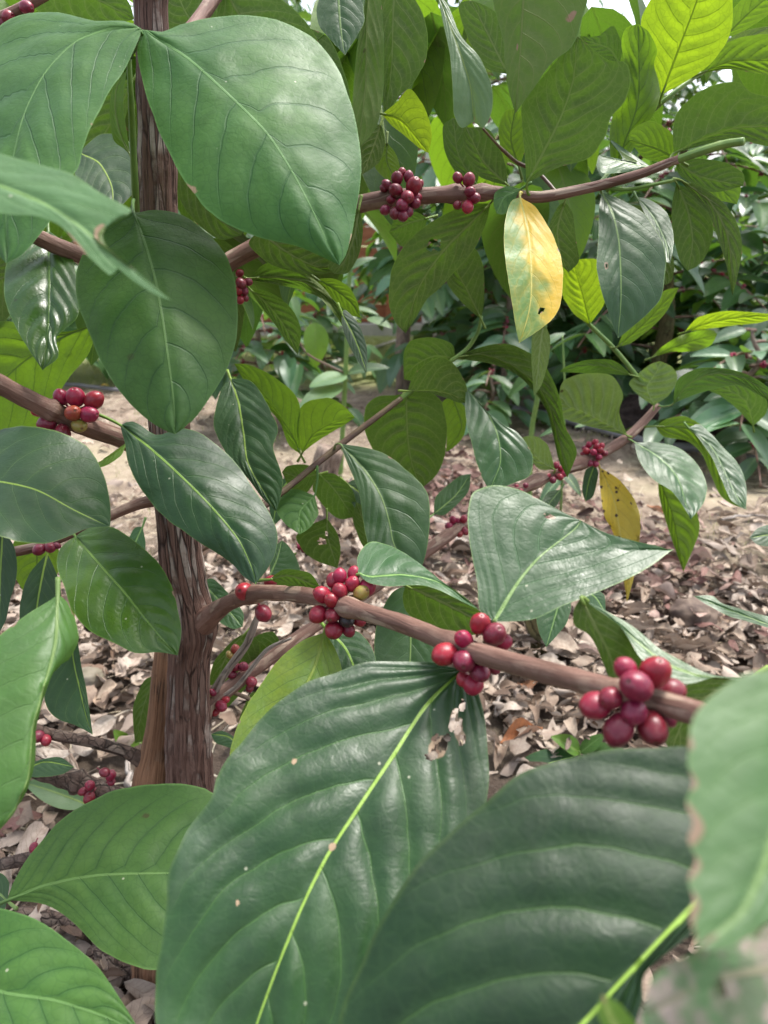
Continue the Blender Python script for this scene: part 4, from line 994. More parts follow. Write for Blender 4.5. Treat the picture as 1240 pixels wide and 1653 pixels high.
rs = random.Random(3)
dls = [dead_leaf(rs) for _ in range(26)]
def litter_density(x, y):
    e = 2.1 + .9 * math.exp(-((x - .25) / .5) ** 2) + .4 * mnoise.noise((x * 1.3, 3, 1))
    d = 1.0 if y < e else max(0.0, 1 - (y - e) / .5)
    return d * (.42 + 1.3 * (mnoise.noise((x * 1.5, y * 1.5, 7)) + .22)) + (.09 if y < 4.6 else .02)

def spread(n, smin, smax, ymin, ymax, dens, hp, shapes, tilt=.5, lift=.02, flat=1.0):
    k = 0; tries = 0
    while k < n and tries < n * 12:
        tries += 1
        y = ymin + (ymax - ymin) * rs.random() ** 1.1
        x = rs.uniform(-.75 * (y + .6), .75 * (y + .6))
        if rs.random() > dens(x, y): continue
        L_ = rs.uniform(smin, smax)
        az = rs.uniform(0, 6.28)
        nrm = (rs.gauss(0, tilt), rs.gauss(0, tilt), rs.choice((1, 1, -1)) if tilt > .2 else 1)
        M3 = frame((math.cos(az), math.sin(az), rs.gauss(0, tilt * .5)), nrm)
        V, Fc, U, W_ = rs.choice(shapes)
        hp.add((V * L_ * np.array([1, 1, flat])) @ M3.T + np.array([x, y, gz(x, y) + lift * rs.random() + .004]), Fc, U, W_)
        k += 1
hp = Heap()
spread(7200, .035, .098, .25, 4.8, litter_density, hp, dls, .42, .055)
spread(9500, .012, .045, .25, 4.6, litter_density, hp, dls, .7, .05)
lit = hp.build('leaf_litter', [DEADL], None); lit['kind'] = 'stuff'

MARL = deadmat('dead_leaf_maroon_mix', (.20, .10, .085), (.10, .055, .045), (.42, .30, .25))
hp = Heap()
for cx_, cy_, r_, n_ in ((740, 810, .36, 420), (1050, 905, .22, 120), (980, 960, .2, 90)):
    g_ = G(cx_, cy_)
    for _ in range(n_):
        x, y = g_[0] + rs.gauss(0, r_ * .55), g_[1] + rs.gauss(0, r_)
        az = rs.uniform(0, 6.28)
        V, Fc, U, W_ = rs.choice(dls)
        hp.add((V * rs.uniform(.035, .095)) @ frame((math.cos(az), math.sin(az), rs.gauss(0, .25)), (rs.gauss(0, .5), rs.gauss(0, .5), 1)).T + np.array([x, y, gz(x, y) + .03 + .05 * rs.random()]), Fc, U, W_)
o = hp.build('leaf_litter', [MARL], None); o['kind'] = 'stuff'

# dry clippings and straw
def straw(rs):
    a = rs.uniform(-.5, .5)
    V = []
    for i in range(5):
        t = i / 4 - .5
        for s in (-1, 1): V.append((s * .018 + a * t * t, t, .12 * (.25 - t * t)))
    Fc = [(2 * i, 2 * i + 1, 2 * i + 3, 2 * i + 2) for i in range(4)]
    return np.array(V), Fc, np.zeros((10, 2)) + .3, np.zeros((10, 2)) + 20.5
straws = [straw(rs) for _ in range(8)]
def straw_density(x, y):
    v = mnoise.noise((x * 1.2 + 5, y * 1.2, 2)) + .35
    return max(.12, v * 1.3) * (1.0 if y > 1.9 else .35)
STRAW = deadmat('straw', (.50, .43, .30), (.36, .29, .20), (.58, .53, .40))
hp = Heap(); spread(9500, .03, .11, .3, 5.2, straw_density, hp, straws, .3, .02)
o = hp.build('dry_grass', [STRAW], None); o['kind'] = 'stuff'

# green weeds and grass blades
def blade(rs):
    V = []
    b = rs.uniform(-.5, .5)
    for i in range(4):
        t = i / 3
        for s in (-1, 1): V.append((s * .04 * (1 - t * .9), b * t * t, t * (1 - .3 * t)))
    return np.array(V), [(2 * i, 2 * i + 1, 2 * i + 3, 2 * i + 2) for i in range(3)], np.zeros((8, 2)) + .3, np.zeros((8, 2)) + 20.5
blades = [blade(rs) for _ in range(6)]
GRASS = plain('grass', (.30, .38, .10), (.46, .46, .17), .6, 3, .3, .05)
hp = Heap()
def put_blades(n, x0, x1, y0, y1, smin, smax, dens):
    k = 0
    for _ in range(n * 4):
        x, y = rs.uniform(x0, x1), rs.uniform(y0, y1)
        if rs.random() > dens(x, y): continue
        a = rs.uniform(0, 6.28); L_ = rs.uniform(smin, smax)
        V, Fc, U, W_ = rs.choice(blades)
        ca, sa = math.cos(a), math.sin(a)
        hp.add((V * L_) @ np.array([[ca, sa, 0], [-sa, ca, 0], [0, 0, 1]]) + np.array([x, y, gz(x, y)]), Fc, U, W_)
        k += 1
        if k >= n: break
put_blades(16000, -3, 2.2, 5.0, 8.2, .03, .07, lambda x, y: min(1, (y - 5.0) * .8) * (.5 + mnoise.noise((x * 2, y * 2, 4))))
put_blades(3500, -1.5, 2.4, 1.9, 5.0, .015, .05, lambda x, y: max(0, mnoise.noise((x * 2.2, y * 2.2, 14)) - .08) * 2.5)
o = hp.build('grass', [GRASS], None); o['kind'] = 'stuff'

# ---- single things lying on the litter
def lying_leaf(px, py, L_, az, mat, label, group=None, cur=None, z=.03):
    V, Fc, U, W_ = dls[cur if cur is not None else rs.randrange(len(dls))]
    p = G(px, py); p[2] = gz(p[0], p[1]) + z
    M3 = frame((math.cos(az), math.sin(az), .1), (rs.gauss(0, .18), -.15 + rs.gauss(0, .1), 1))
    o = meshobj('fallen_leaf', (V * L_) @ M3.T + p, Fc, mat, None, True, {'uv': U, 'vw': W_}, origin=p)
    tag(o, label, 'dead leaf', group)
    return o
def solid_leaf(name, c): return deadmat(name, c, tuple(x * .85 for x in c), tuple(min(1, x * 1.1) for x in c))
PALE = solid_leaf('dead_leaf_pale', (.50, .41, .34)); ORNG = solid_leaf('dead_leaf_orange', (.45, .19, .08)); MAR = solid_leaf('dead_leaf_maroon', (.17, .085, .075)); TAN = solid_leaf('dead_leaf_tan', (.45, .33, .24))
YEL = solid_leaf('fallen_leaf_yellow', (.6, .4, .05))
for a in [(852, 1122, .06, .3, ORNG, 'orange brown fallen leaf on the pale litter left of the lowest cherry cluster'),
          (1060, 840, .10, 2.2, ORNG, 'rust red fallen leaf by the tip of the spotted yellow leaf'),
          (1090, 1000, .12, .2, PALE, 'pale holed fallen leaf beside the round dark husk'),
          (1130, 945, .14, 2.2, PALE, 'long pale fallen leaf with visible ribs, under the right hand branch end'),
          (1160, 1005, .12, 1.2, TAN, 'broad tan fallen leaf right of the round dark husk'),
          (1060, 915, .12, 1.0, MAR, 'maroon curled fallen leaf below the hanging green leaf'),
          (1000, 900, .09, 1.6, MAR, 'dark maroon fallen leaf beside the pointed green leaf'),
          (215, 1080, .12, 1.2, PALE, 'broad pale fallen leaf left of the trunk'),
          (165, 1130, .10, 2.0, TAN, 'tan fallen leaf lying behind the cracked grey branch'),
          (50, 1370, .12, 1.4, PALE, 'large grey fallen leaf near the left edge beside a dark branch'),
          (30, 1335, .10, .4, MAR, 'crinkled reddish fallen leaf at the left edge'),
          (1170, 830, .13, .6, PALE, 'ragged pale fallen leaf on bare soil near the grey pipe'),
          (840, 1210, .10, .4, ORNG, 'reddish brown fallen leaf above the big quilted leaf'),
          (760, 930, .09, 1.9, MAR, 'brown fallen leaf behind the thin middle branch'),
          (930, 720, .10, .1, TAN, 'small tan fallen leaf on the soil left of the far cherry cluster'),
          (715, 770, .09, 2.5, ORNG, 'orange fallen leaf in the dark litter behind the heart shaped leaf'),
          (170, 628, .06, .2, YEL, 'small yellow fallen leaf beside the grey pipe piece'),
          (200, 1560, .13, 1.2, MAR, 'dark brown fallen leaf under the lower left leaves'),
          (550, 1010, .09, .6, TAN, 'pink brown fallen leaf seen below the middle cherry cluster'),
          (470, 905, .10, 1.5, PALE, 'pale pinkish fallen leaf behind the small brown holed leaf')]:
    lying_leaf(*a)

def stick(name, a, b, r, mat, label, cat='stick', sag=.01, group=None, seg=9):
    p0, p1 = G(*a), G(*b)
    n = 24; t = np.linspace(0, 1, n)[:, None]
    p = p0 + (p1 - p0) * t
    ph = rs.random() * 50
    for i in range(n):
        p[i, 2] = max(gz(p[i, 0], p[i, 1]) + r * .6 + .02, .0) + sag * math.sin(math.pi * i / (n - 1))
        p[i, 0] += .012 * mnoise.noise((i * .3, ph, 0)); p[i, 1] += .012 * mnoise.noise((i * .3, ph, 5))
    V, Fc, UV = tube_arrays(p, r * np.linspace(1.1, .7, n) * np.array([1 + .15 * mnoise.noise((i * .6, ph, 2)) for i in range(n)]), seg, lambda th, s: .12 * mnoise.noise((math.cos(th) * 2, math.sin(th) * 2, s * 30 + ph)))
    o = meshobj(name, V, Fc, mat, None, True, {'uv': UV}, origin=p[0])
    return tag(o, label, cat, group)
stick('log', (690, 858), (790, 898), .028, DEAD, 'pale split log lying behind the middle branch', 'log')
stick('log', (715, 880), (800, 925), .020, DEAD, 'thinner weathered log lying in front of the pale split log', 'log')
stick('stick', (820, 1010), (1060, 880), .007, BARKD, 'long thin dark stick slanting across the litter behind the pointed leaf')
stick('stick', (960, 975), (1080, 925), .005, BARKD, 'short dark twig on the litter below the spotted yellow leaf')
stick('stick', (715, 800), (735, 755), .008, DEAD, 'short pale stick standing out in the dark litter at the centre')
stick('stick', (1160, 855), (1240, 850), .005, DEAD, 'thin straw coloured stick at the right edge')
stick('stick', (60, 1190), (140, 1265), .012, BARKG, 'grey brown stick lying under the low left branch')
stick('stick', (130, 1188), (175, 1216), .008, BARKG, 'pale straight stick on the litter left of the forked stem')
stick('stick', (205, 1275), (210, 1225), .006, DEAD, 'thin bleached twig beside the foot of the orange stem')
stick('stick', (30, 1478), (200, 1520), .012, BARKD, 'dark stick under the lower left leaves')
stick('stick', (150, 1545), (230, 1600), .012, BARKD, 'dark stick at the bottom left by the big leaf')
stick('stick', (800, 1165), (830, 1050), .004, DEAD, 'fine upright straw between the two lower cherry clusters')

def pipe(name, path, r, mat, label):
    q = spline(np.array([G(x, y) for x, y in path]), 50)
    for i in range(len(q)): q[i, 2] = gz(q[i, 0], q[i, 1]) + r + .012
    V, Fc, UV = tube_arrays(q, np.full(50, r), 12)
    o = meshobj(name, V, Fc, mat, None, True, {'uv': UV}, origin=q[0])
    return tag(o, label, 'pipe')
PIPE = plain('grey_plastic', (.24, .23, .24), (.17, .165, .17), .5, 8, .4, .05)
PIPEW = plain('white_plastic', (.55, .54, .5), (.42, .4, .36), .5, 8, .4, .05)
pipe('irrigation_pipe', [(780, 655), (860, 675), (960, 699), (1060, 720), (1130, 729), (1250, 752), (1400, 785)], .021, PIPE, 'grey irrigation pipe running along the soil behind the right hand leaves')
pipe('irrigation_pipe', [(495, 606), (530, 592), (570, 576), (640, 552)], .016, PIPEW, 'pale irrigation pipe lying along the edge of the lawn')
pipe('irrigation_pipe', [(-60, 612), (60, 622), (140, 628), (200, 634)], .014, PIPE, 'thin grey hose on the soil at the left behind the shrub')

# round dark husk
def lump(name, pos, rx, ry, rz, mat, label, cat, seed, sub=4, amp=.18, fr=2.2):
    bm = bmesh.new(); bmesh.ops.create_icosphere(bm, subdivisions=sub, radius=1)
    for v in bm.verts:
        k = 1 + amp * mnoise.noise(v.co * fr + Vector((seed, 0, 0))) + amp * .4 * mnoise.noise(v.co * fr * 3 + Vector((seed, 5, 0)))
        v.co = Vector((v.co.x * rx * k, v.co.y * ry * k, v.co.z * rz * k))
    me = bpy.data.meshes.new(name); bm.to_mesh(me); bm.free()
    me.polygons.foreach_set('use_smooth', [True] * len(me.polygons)); me.materials.append(mat)
    o = bpy.data.objects.new(name, me); link(o); o.location = Vector(pos)
    return tag(o, label, cat)
HUSK = plain('husk', (.09, .065, .055), (.2, .15, .115), .8, 22, .2, .6)
p = G(1115, 1010)
lump('husk', (p[0], p[1], .03), .065, .05, .045, HUSK, 'round dark dried husk half buried in pale leaves', 'husk', 4)
STONE = plain('stone', (.16, .14, .10), (.25, .22, .17), .9, 14, .2, .6)
p = G(830, 660); lump('stone', (p[0], p[1], .05), .14, .10, .09, STONE, 'brown stone on the soil beside a tree foot at the centre right', 'stone', 9)
p = G(145, 1085 + 30); lump('stone', (p[0], p[1], .03), .035, .03, .025, STONE, 'small brown stone among pale leaves left of the trunk', 'stone', 2)
SOILM = plain('dark_soil', (.03, .022, .02), (.06, .045, .04), .95, 40, .1, .9)
p = G(1090, 690); o = lump('soil_mound', (p[0], p[1], -.02), .55, .30, .20, SOILM, 'low mound of dark loose soil behind the right hand leaves', 'soil', 6, 5, .3, 3)

def stump(px, py, r, h, mat, label):
    p = G(px, py)
    n = 14
    path = np.array([(p[0] + .02 * math.sin(i * .5), p[1], gz(p[0], p[1]) - .05 + (h + .05) * i / (n - 1)) for i in range(n)])
    rr = r * np.array([1.35 - .35 * min(1, i / 5) for i in range(n)])
    V, Fc, UV = tube_arrays(path, rr, 22, lambda th, s: .14 * mnoise.noise((math.cos(th) * 2.2, math.sin(th) * 2.2, s * 8)) + .05 * mnoise.noise((math.cos(th) * 7, math.sin(th) * 7, s * 22)))
    o = meshobj('tree_stump', V, Fc, mat, None, True, {'uv': UV}, origin=path[0])
    return tag(o, label, 'stump')
MOSS = barkmat('bark_mossy', (.10, .085, .04), (.20, .17, .08), (.22, .24, .10), (14, 40), .7, .6)
stump(536, 850, .045, .30, BARKG, 'pale weathered stump behind the small spotted leaves')
stump(868, 1050, .035, .22, MOSS, 'slim brown stump behind the lower cherry branch')

# ================================================================== plants behind
def small_plant(name, label, cat, foot, stem, leaves, mat=STEM, r=.003, group=None, twigs=()):
    """stem: px,py,d rows; leaves: (cls, base px,py,d, tip px,py,d, width, up)"""
    t = thing(name, label, cat, foot, group)
    q = spline(np.array(stem, float), 30)
    p = P(q[:, 0], q[:, 1], q[:, 2])
    V, Fc, UV = tube_arrays(p, np.linspace(r * 1.2, r * .7, 30), 9)
    meshobj('stem', V, Fc, mat, t, True, {'uv': UV})
    for tw in twigs:
        q = spline(np.array(tw, float), 16); p = P(q[:, 0], q[:, 1], q[:, 2])
        V, Fc, UV = tube_arrays(p, np.linspace(r * .6, r * .4, 16), 8)
        meshobj('twig', V, Fc, STEMB, t, True, {'uv': UV})
    for (cls, a, b, w, up) in leaves:
        a3, b3 = P(*a), P(*b)
        L_ = np.linalg.norm(b3 - a3)
        M3 = frame(b3 - a3 + np.array([0, 0, .1 * L_]), up)
        V, Fc, U, W_ = card_leaf(rs, L_, L_ * w, 16, 6, rs.uniform(.15, .4), .016)
        meshobj('leaf', V @ M3.T + a3, Fc, MATS[cls], t, True, {'uv': U, 'vw': W_}, origin=a3)
    return t

def foot(px, py, d):
    p = P(px, py, d); return (float(p[0]), float(p[1]), 0.0)

TOP = (0, -.45, 1)
gp = G(549, 760); gd = float((gp - CAMP) @ FW)
small_plant('coffee_sapling', 'slender green sapling with straight cane and pale leaf pairs behind the shrub', 'sapling', tuple(gp),
            [(549, 775, gd), (553, 700, gd * .985), (558, 600, gd * .96), (565, 430, gd * .92), (570, 330, gd * .90)],
            [('pale', (560, 606, gd * .96), (497, 622, gd * .93), .55, TOP), ('teal', (560, 604, gd * .96), (632, 588, gd * .95), .42, TOP), ('pale', (552, 622, gd * .96), (474, 660, gd * .9), .4, TOP),
             ('young', (508, 520, gd), (512, 596, gd), .6, (.3, -.9, .2)), ('lime', (430, 480, gd), (482, 478, gd), .5, (0, -.9, .2)), ('teal', (560, 440, gd * .92), (608, 405, gd * .92), .4, TOP)], r=.010,
            twigs=[[(556, 602, gd * .96), (520, 585, gd * .97), (495, 570, gd), (478, 545, gd), (440, 500, gd)]])
gp = G(853, 830); gd = float((gp - CAMP) @ FW)
small_plant('coffee_sapling', 'thin green sapling shoot rising behind the pale quilted leaf', 'sapling', tuple(gp),
            [(853, 840, gd), (858, 700, gd * .97), (868, 640, gd * .95), (878, 540, gd * .93), (885, 470, gd * .92)],
            [('olive', (872, 600, gd * .94), (815, 640, gd * .94), .4, TOP), ('teal', (875, 560, gd * .93), (915, 530, gd * .93), .4, TOP)], r=.009)
gp = G(905, 830); gd = float((gp - CAMP) @ FW)
small_plant('coffee_sapling', 'pair of fine green stems with drooping dark leaves under the far cherry cluster', 'sapling', tuple(gp),
            [(905, 835, gd), (908, 760, gd * .98), (912, 640, gd * .96), (908, 540, gd * .95)],
            [('teal', (905, 770, gd * .98), (870, 815, gd * .95), .3, TOP), ('dark', (907, 760, gd * .98), (940, 800, gd * .95), .35, TOP), ('teal', (910, 690, gd), (868, 705, gd), .3, TOP), ('teal', (928, 690, gd), (965, 680, gd), .3, TOP)], r=.004)
gp = G(935, 1225); gd = float((gp - CAMP) @ FW)
small_plant('coffee_seedling', 'small bright green seedling above the big quilted leaf', 'seedling', tuple(gp), [(938, 1240, gd), (936, 1222, gd), (935, 1212, gd)],
            [('young', (935, 1216, gd), (893, 1186, gd * .99), .62, TOP), ('mid', (937, 1216, gd), (978, 1185, gd * .99), .5, TOP), ('mid', (940, 1220, gd), (1010, 1208, gd * .98), .5, TOP), ('dark', (930, 1222, gd), (800, 1262, gd * .97), .35, TOP)], r=.003)
gp = G(205, 1195); gd = float((gp - CAMP) @ FW)
small_plant('coffee_seedling', 'small bright green seedling left of the orange stem', 'seedling', tuple(gp), [(210, 1230, gd), (206, 1210, gd), (204, 1200, gd)],
            [('young', (205, 1205, gd), (185, 1180, gd * .98), .6, TOP), ('young', (206, 1204, gd), (228, 1195, gd * .98), .6, TOP), ('young', (208, 1215, gd), (215, 1240, gd * .98), .5, TOP)], r=.003)
gp = G(80, 1290); gd = float((gp - CAMP) @ FW)
small_plant('coffee_seedling', 'low seedling with one long pale leaf under the cracked grey branch', 'seedling', tuple(gp), [(150, 1305, gd), (145, 1298, gd * .99), (140, 1292, gd * .98)],
            [('pale', (142, 1300, gd * .98), (32, 1262, gd * .97), .45, TOP), ('pale', (148, 1300, gd * .98), (168, 1288, gd * .98), .5, TOP)], r=.003)

# ---- coffee shrubs of the plantation
def rows_of_leaves(rs, H, R, nb, lean=0.0, low=.25):
    """branches of a shrub in local space: list of (points, leaf frames, cherry spots)"""
    out = []
    for i in range(nb):
        z0 = H * (low + (1 - low) * (i + rs.random()) / nb)
        az = i * 2.4 + rs.uniform(-.4, .4)
        Lb = R * (1.05 - .55 * ((z0 / H) - low) / (1 - low)) * rs.uniform(.75, 1.1)
        up = rs.uniform(.05, .45); n = 14
        P_ = []
        for k in range(n):
            t = k / (n - 1)
            P_.append((math.cos(az) * Lb * t + lean * z0, math.sin(az) * Lb * t, z0 + Lb * (up * t - (.35 + up) * t * t * .8)))
        P_ = np.array(P_)
        lv, ch = [], []
        k = .22
        while k < 1.0:
            idx = min(n - 2, int(k * (n - 1))); p = P_[idx] + (P_[idx + 1] - P_[idx]) * (k * (n - 1) - idx)
            tang = P_[idx + 1] - P_[idx]; tang /= np.linalg.norm(tang)
            side = np.cross(tang, (0, 0, 1)); side /= np.linalg.norm(side) + 1e-9
            for s in (-1, 1):
                if rs.random() < .88:
                    yd = side * s * rs.uniform(.6, 1) + tang * rs.uniform(.3, .8) + np.array([0, 0, rs.uniform(-.45, .3)])
                    lv.append((p, frame(yd, (rs.uniform(-.4, .4), rs.uniform(-.6, .15), 1)), rs.uniform(.13, .21)))
            if rs.random() < .5 and .2 < k < .75: ch.append(p)
            k += rs.uniform(.055, .085) / Lb
        out.append((P_, lv, ch))
    return out

LEAFV = [(card_leaf(rs, 1, rs.uniform(.38, .5), 12, 4, rs.uniform(.1, .42), rs.uniform(.006, .014))) for _ in range(7)]
LM = {}
def leaf_instance(k, cls):
    if (k, cls) not in LM:
        V, Fc, U, W_ = LEAFV[k]
        o = meshobj('leaf', V * .17, Fc, MATS[cls], None, True, {'uv': U, 'vw': W_ * np.array([1, .17])})
        LM[(k, cls)] = o.data
        bpy.data.objects.remove(o)
    return LM[(k, cls)]

CL = {}
def cherry_cluster_mesh(k):
    if k not in CL:
        r_ = random.Random(k); bm = bmesh.new()
        for i in range(9):
            v = Vector((r_.gauss(0, 1), r_.gauss(0, 1), r_.gauss(0, 1))).normalized() * .012
            bmesh.ops.create_icosphere(bm, subdivisions=2, radius=.0068, matrix=Matrix.Translation(v))
        me = bpy.data.meshes.new('cherry_cluster'); bm.to_mesh(me); bm.free()
        me.polygons.foreach_set('use_smooth', [True] * len(me.polygons)); me.materials.append(CHM['r' if k % 2 else 'd']); CL[k] = me
    return CL[k]

def bg_shrub(x, y, H, R, nb, seed, label, group='coffee shrubs of the plantation behind', cls=('far', 'teal', 'far', 'fdark', 'mid'), trunk_r=.022, indiv=80, bark=BARKG, size=1.3, low=.25, cher=1.0):
    rs = random.Random(seed)
    t = thing('coffee_shrub', label, 'shrub', (x, y, gz(x, y) if y < 14 else 0), group)
    n = 30
    path = np.array([(x + .05 * mnoise.noise((i * .15, seed, 0)), y + .05 * mnoise.noise((i * .15, seed, 4)), gz(x, y) - .05 + (H + .05) * i / (n - 1)) for i in range(n)])
    V, Fc, UV = tube_arrays(path, trunk_r * np.linspace(1.25, .35, n), 14, lambda th, s: .12 * mnoise.noise((math.cos(th) * 2, math.sin(th) * 2, s * 8)))
    meshobj('trunk', V, Fc, bark, t, True, {'uv': UV})
    br = rows_of_leaves(rs, H, R, nb, 0, low)
    o0 = np.array(root_pos(t))
    allv = []
    for P_, lv, ch in br:
        V, Fc, UV = tube_arrays(P_ + o0, np.linspace(.008, .003, len(P_)), 7)
        b = meshobj('branch', V, Fc, BARKB, t, True, {'uv': UV})
        for c_ in ch:
            if rs.random() > cher: continue
            o = bpy.data.objects.new('cherry_cluster', cherry_cluster_mesh(rs.randrange(6)))
            link(o, b); o.location = Vector(c_); o.rotation_euler = (rs.random() * 6, rs.random() * 6, 0)
        allv += lv
    allv.sort(key=lambda q: q[0][1])
    hp = Heap()
    for i, (p, M3, L_) in enumerate(allv):
        L_ *= size
        if i < indiv:
            o = bpy.data.objects.new('leaf', leaf_instance(rs.randrange(7), rs.choice(cls)))
            link(o, t)
            m4 = Matrix(M3.tolist()).to_4x4(); m4.translation = Vector(p)
            o.matrix_basis = m4 @ Matrix.Scale(L_ / .17, 4)
        else:
            V, Fc, U, W_ = LEAFV[rs.randrange(7)]
            hp.add((V * L_) @ M3.T + p + o0, Fc, U, W_ * np.array([1, L_]))
    if hp.n:
        f = hp.build('foliage', [MATS[c_] for c_ in dict.fromkeys(cls)], t); f['kind'] = 'stuff'
    return t

def at(px, dist): return ((px - CX) / F * dist * 1.02, dist)
for (px, dist, H, R, nb, seed, label, kw) in [
    (425, 4.0, .75, .5, 14, 21, 'low coffee shrub with dark ribbed leaves standing behind the broad leaf on the trunk', dict()),
    (650, 4.9, 1.9, .75, 20, 22, 'coffee shrub on a grey trunk in front of the lawn', dict(trunk_r=.045, low=.42, cls=('far', 'far', 'mid', 'fdark'))),
    (815, 4.7, 1.6, .9, 30, 23, 'coffee shrub behind the yellow leaf, its stone at the foot', dict(trunk_r=.04, low=.14, cls=('far', 'pale', 'fdark', 'far'))),
    (1050, 4.2, 1.6, .9, 28, 24, 'coffee shrub with a mossy trunk by the grey pipe', dict(trunk_r=.045, low=.2, bark=MOSS, cls=('far', 'fdark', 'teal', 'mid'))),
    (1195, 3.3, .62, .5, 15, 25, 'low dark leaved coffee shrub beside the mound of dark soil', dict(low=.2, cls=('far', 'fdark'))),
    (1290, 4.6, 1.35, .9, 28, 26, 'dense dark coffee shrub at the right edge', dict(low=.08, cls=('fdark', 'fdark', 'far'))),
    (1120, 5.8, 1.8, 1.1, 36, 27, 'bushy coffee shrub behind the mossy trunk', dict(low=.06, cls=('fdark', 'far', 'far'))),
    (920, 6.2, 1.9, 1.2, 38, 28, 'tall coffee shrub full of red cherries behind the upper branch', dict(low=.07, cls=('far', 'pale', 'far', 'fdark'))),
    (830, 6.6, 2.1, 1.0, 34, 29, 'tall coffee shrub with red cherries behind the lime leaf', dict(low=.16, cls=('far', 'fdark', 'far'))),
    (250, 6.0, 1.7, .9, 26, 30, 'coffee shrub hidden behind the main trunk', dict(low=.12)),
    (520, 5.6, .85, .55, 16, 33, 'low pale leaved coffee shrub at the edge of the lawn', dict(cls=('far', 'pale', 'far'), low=.15)),
    (475, 6.6, 1.5, .7, 22, 34, 'coffee shrub standing before the reddish timber wall', dict(cls=('far', 'far', 'pale', 'fdark'), low=.3)),
    (690, 6.9, 1.7, .8, 24, 37, 'coffee shrub half hiding a white post of the timber wall', dict(cls=('far', 'far', 'pale', 'fdark'), low=.25)),
    (790, 3.9, .42, .38, 10, 35, 'knee high coffee shrub on bare soil behind the pale blue green hanging leaf', dict(cls=('far', 'pale', 'teal'), low=.15, trunk_r=.012, cher=.1, size=1.0)),
    (945, 4.3, .50, .42, 11, 36, 'knee high coffee shrub in front of the grey pipe behind the quilted pale leaf', dict(cls=('far', 'pale', 'fdark'), low=.15, trunk_r=.012, cher=.1, size=1.0)),
    (985, 5.2, 1.15, .75, 24, 41, 'bright leafy coffee shrub behind the hanging blue green leaf', dict(cls=('far', 'far', 'pale'), low=.1)),
    (765, 5.5, 1.2, .7, 24, 42, 'bright leafy coffee shrub between the yellow leaf and the timber wall', dict(cls=('far', 'pale', 'far'), low=.15)),
    (1175, 5.0, 1.2, .8, 26, 43, 'bright leafy coffee shrub behind the lime leaf at the right', dict(cls=('far', 'far', 'fdark'), low=.12)),
    (880, 5.0, .7, .55, 16, 44, 'low pale coffee shrub behind the long dark arching leaf', dict(cls=('far', 'pale', 'far'), low=.12)),
    (60, 5.4, 1.4, 1.1, 30, 31, 'coffee shrub far behind at the left', dict(low=.2, cls=('mid', 'fdark', 'teal'))),
]:
    x, y = at(px, dist)
    bg_shrub(x, y, H, R, nb, seed, label, **kw)
# farther rows, smaller in the picture
far = [(780, 10.4, 3.1, 1.5, 36), (980, 9.6, 3.1, 1.5, 38), (1210, 9.0, 3.0, 1.5, 38), (560, 11.5, 3.2, 1.2, 30), (200, 9.6, 2.5, 1.5, 30), (-120, 8.6, 2.3, 1.5, 30), (1420, 8.0, 2.2, 1.3, 28)]
words = ['straight ahead behind the lime leaf', 'behind the dark hanging leaves at the top', 'at the upper right behind the lime leaf', 'beyond the timber building', 'beyond the main trunk', 'far off at the left edge', 'far off at the right edge']
for i, (px, dist, H, R, nb) in enumerate(far):
    x, y = at(px, dist)
    bg_shrub(x, y, H, R, nb, 50 + i, 'distant coffee shrub ' + words[i], 'distant coffee shrubs', ('far', 'far', 'fdark', 'pale'), .03, 40, BARKG, 1.4, .08, .5)

def shade_tree(x, y, H, R, seed, label):
    rs = random.Random(seed)
    t = thing('shade_tree', label, 'tree', (x, y, 0), 'shade trees beyond the plantation')
    n = 26; z = np.linspace(-.1, H, n)
    path = np.stack([x + .25 * np.sin(z * .6 + seed), y + .2 * np.sin(z * .5 + 2 * seed), z], 1)
    V, Fc, UV = tube_arrays(path, np.linspace(.17, .04, n), 16, lambda th, s: .1 * mnoise.noise((math.cos(th) * 2, math.sin(th) * 2, s * 3)))
    tr = meshobj('trunk', V, Fc, BARKG, t, True, {'uv': UV})
    hp = Heap()
    for i in range(16):
        az, el = rs.uniform(0, 6.28), rs.uniform(-.15, .9)
        p0 = path[rs.randrange(int(n * .45), n - 1)]; L_ = R * rs.uniform(.6, 1.1)
        q = np.array([p0 + np.array([math.cos(az) * math.cos(el), math.sin(az) * math.cos(el), math.sin(el)]) * L_ * u + np.array([0, 0, -.35 * u * u]) for u in np.linspace(0, 1, 9)])
        V, Fc, UV = tube_arrays(q, np.linspace(.045, .012, 9), 7)
        meshobj('limb', V, Fc, BARKG, t, True, {'uv': UV})
        for _ in range(95):
            p = q[rs.randrange(2, 9)] + np.array([rs.gauss(0, .38), rs.gauss(0, .38), rs.gauss(0, .30)])
            a2 = rs.uniform(0, 6.28)
            V, Fc, U, W_ = LEAFV[rs.randrange(7)]; s_ = rs.uniform(.18, .30)
            hp.add((V * s_) @ frame((math.cos(a2), math.sin(a2), rs.uniform(-1, .1)), (rs.uniform(-.5, .5), rs.uniform(-.5, .5), 1)).T + p, Fc, U, W_ * np.array([1, s_]))
    f = hp.build('crown', [MATS['far'], MATS['fdark'], MATS['mid']], t); f['kind'] = 'stuff'
for px, dist, H, R, sd, lab in [(700, 11.5, 5.6, 2.4, 3, 'tall leafy shade tree far behind the drooping pale leaf'), (1160, 11.0, 5.6, 2.6, 5, 'tall leafy shade tree far behind the lime leaves at the upper right'), (420, 13.5, 6.0, 2.4, 8, 'tall leafy shade tree far behind the broad leaf on the trunk')]:
    x, y = at(px, dist); shade_tree(x, y, H, R, sd, lab)

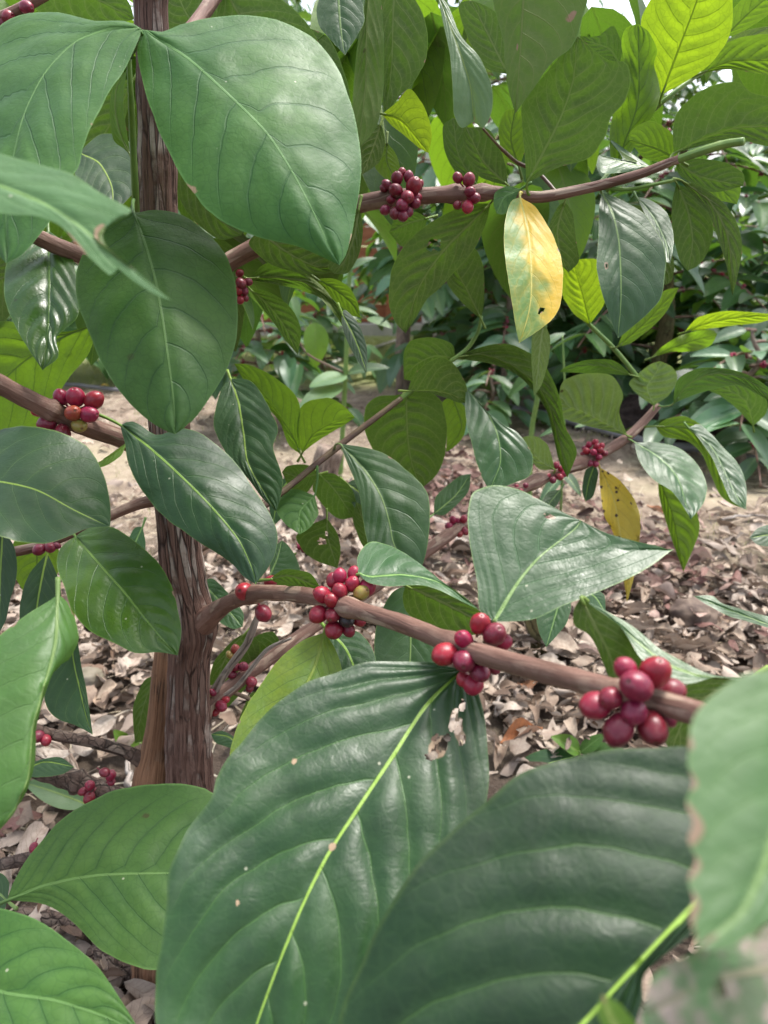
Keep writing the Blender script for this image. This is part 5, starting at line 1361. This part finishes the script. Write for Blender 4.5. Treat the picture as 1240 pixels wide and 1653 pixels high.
# ---- the timber building beyond the lawn
def box(bm, x0, x1, y0, y1, z0, z1):
    r = bmesh.ops.create_cube(bm, size=1, matrix=Matrix.Translation(((x0 + x1) / 2, (y0 + y1) / 2, (z0 + z1) / 2)) @ Matrix.Diagonal((x1 - x0, y1 - y0, z1 - z0, 1)))
    return r
def boxes(name, lst, mat, parent, bev=.006):
    bm = bmesh.new()
    for b in lst: box(bm, *b)
    bmesh.ops.bevel(bm, geom=bm.edges[:], offset=bev, segments=1, affect='EDGES')
    me = bpy.data.meshes.new(name); o_ = root_pos(parent)
    for v in bm.verts: v.co -= o_
    bm.to_mesh(me); bm.free(); me.materials.append(mat)
    o = bpy.data.objects.new(name, me); return link(o, parent)
m = NT('brown_timber'); obj = m.n('TexCoord').outputs['Object']
mp = m.n('Mapping'); m.put(mp.inputs[0], obj); mp.inputs['Scale'].default_value = (1.5, 8, 22)
n = m.noise(mp.outputs[0], 2, 5, .6)
TIMB = m.done(m.bsdf(m.mix(m.mr(n, .3, .7), (.27, .085, .042), (.42, .16, .08)), .6, .3))
WHITE = plain('white_paint', (.75, .74, .7), (.66, .65, .6), .6, 3)
CONC = plain('concrete', (.5, .46, .4), (.4, .37, .32), .9, 6)
ROOF = plain('roof_sheet', (.22, .12, .09), (.16, .09, .07), .7, 5)
BY = 8.4
hb = thing('timber_building', 'low reddish brown timber building with white posts beyond the lawn', 'building', (.3, BY, 0))
boxes('wall', [(-3.4, 1.75, BY + .06, BY + .16, .12 + i * .2, .31 + i * .2) for i in range(9)], TIMB, hb)
boxes('plinth', [(-3.5, 1.85, BY - .1, BY + .3, -.05, .115)], CONC, hb)
for x in (-1.9, -.62, .42, 1.32): boxes('post', [(x, x + .13, BY - .09, BY + .045, .12, 2.0)], WHITE, hb)
for x in (-1.2, .02, .9): boxes('board', [(x, x + .16, BY - .02, BY + .055, .12, 2.0)], TIMB, hb)
boxes('roof', [(-3.9, 2.1, BY - .35, BY + 1.5, 2.02, 2.1)], ROOF, hb)
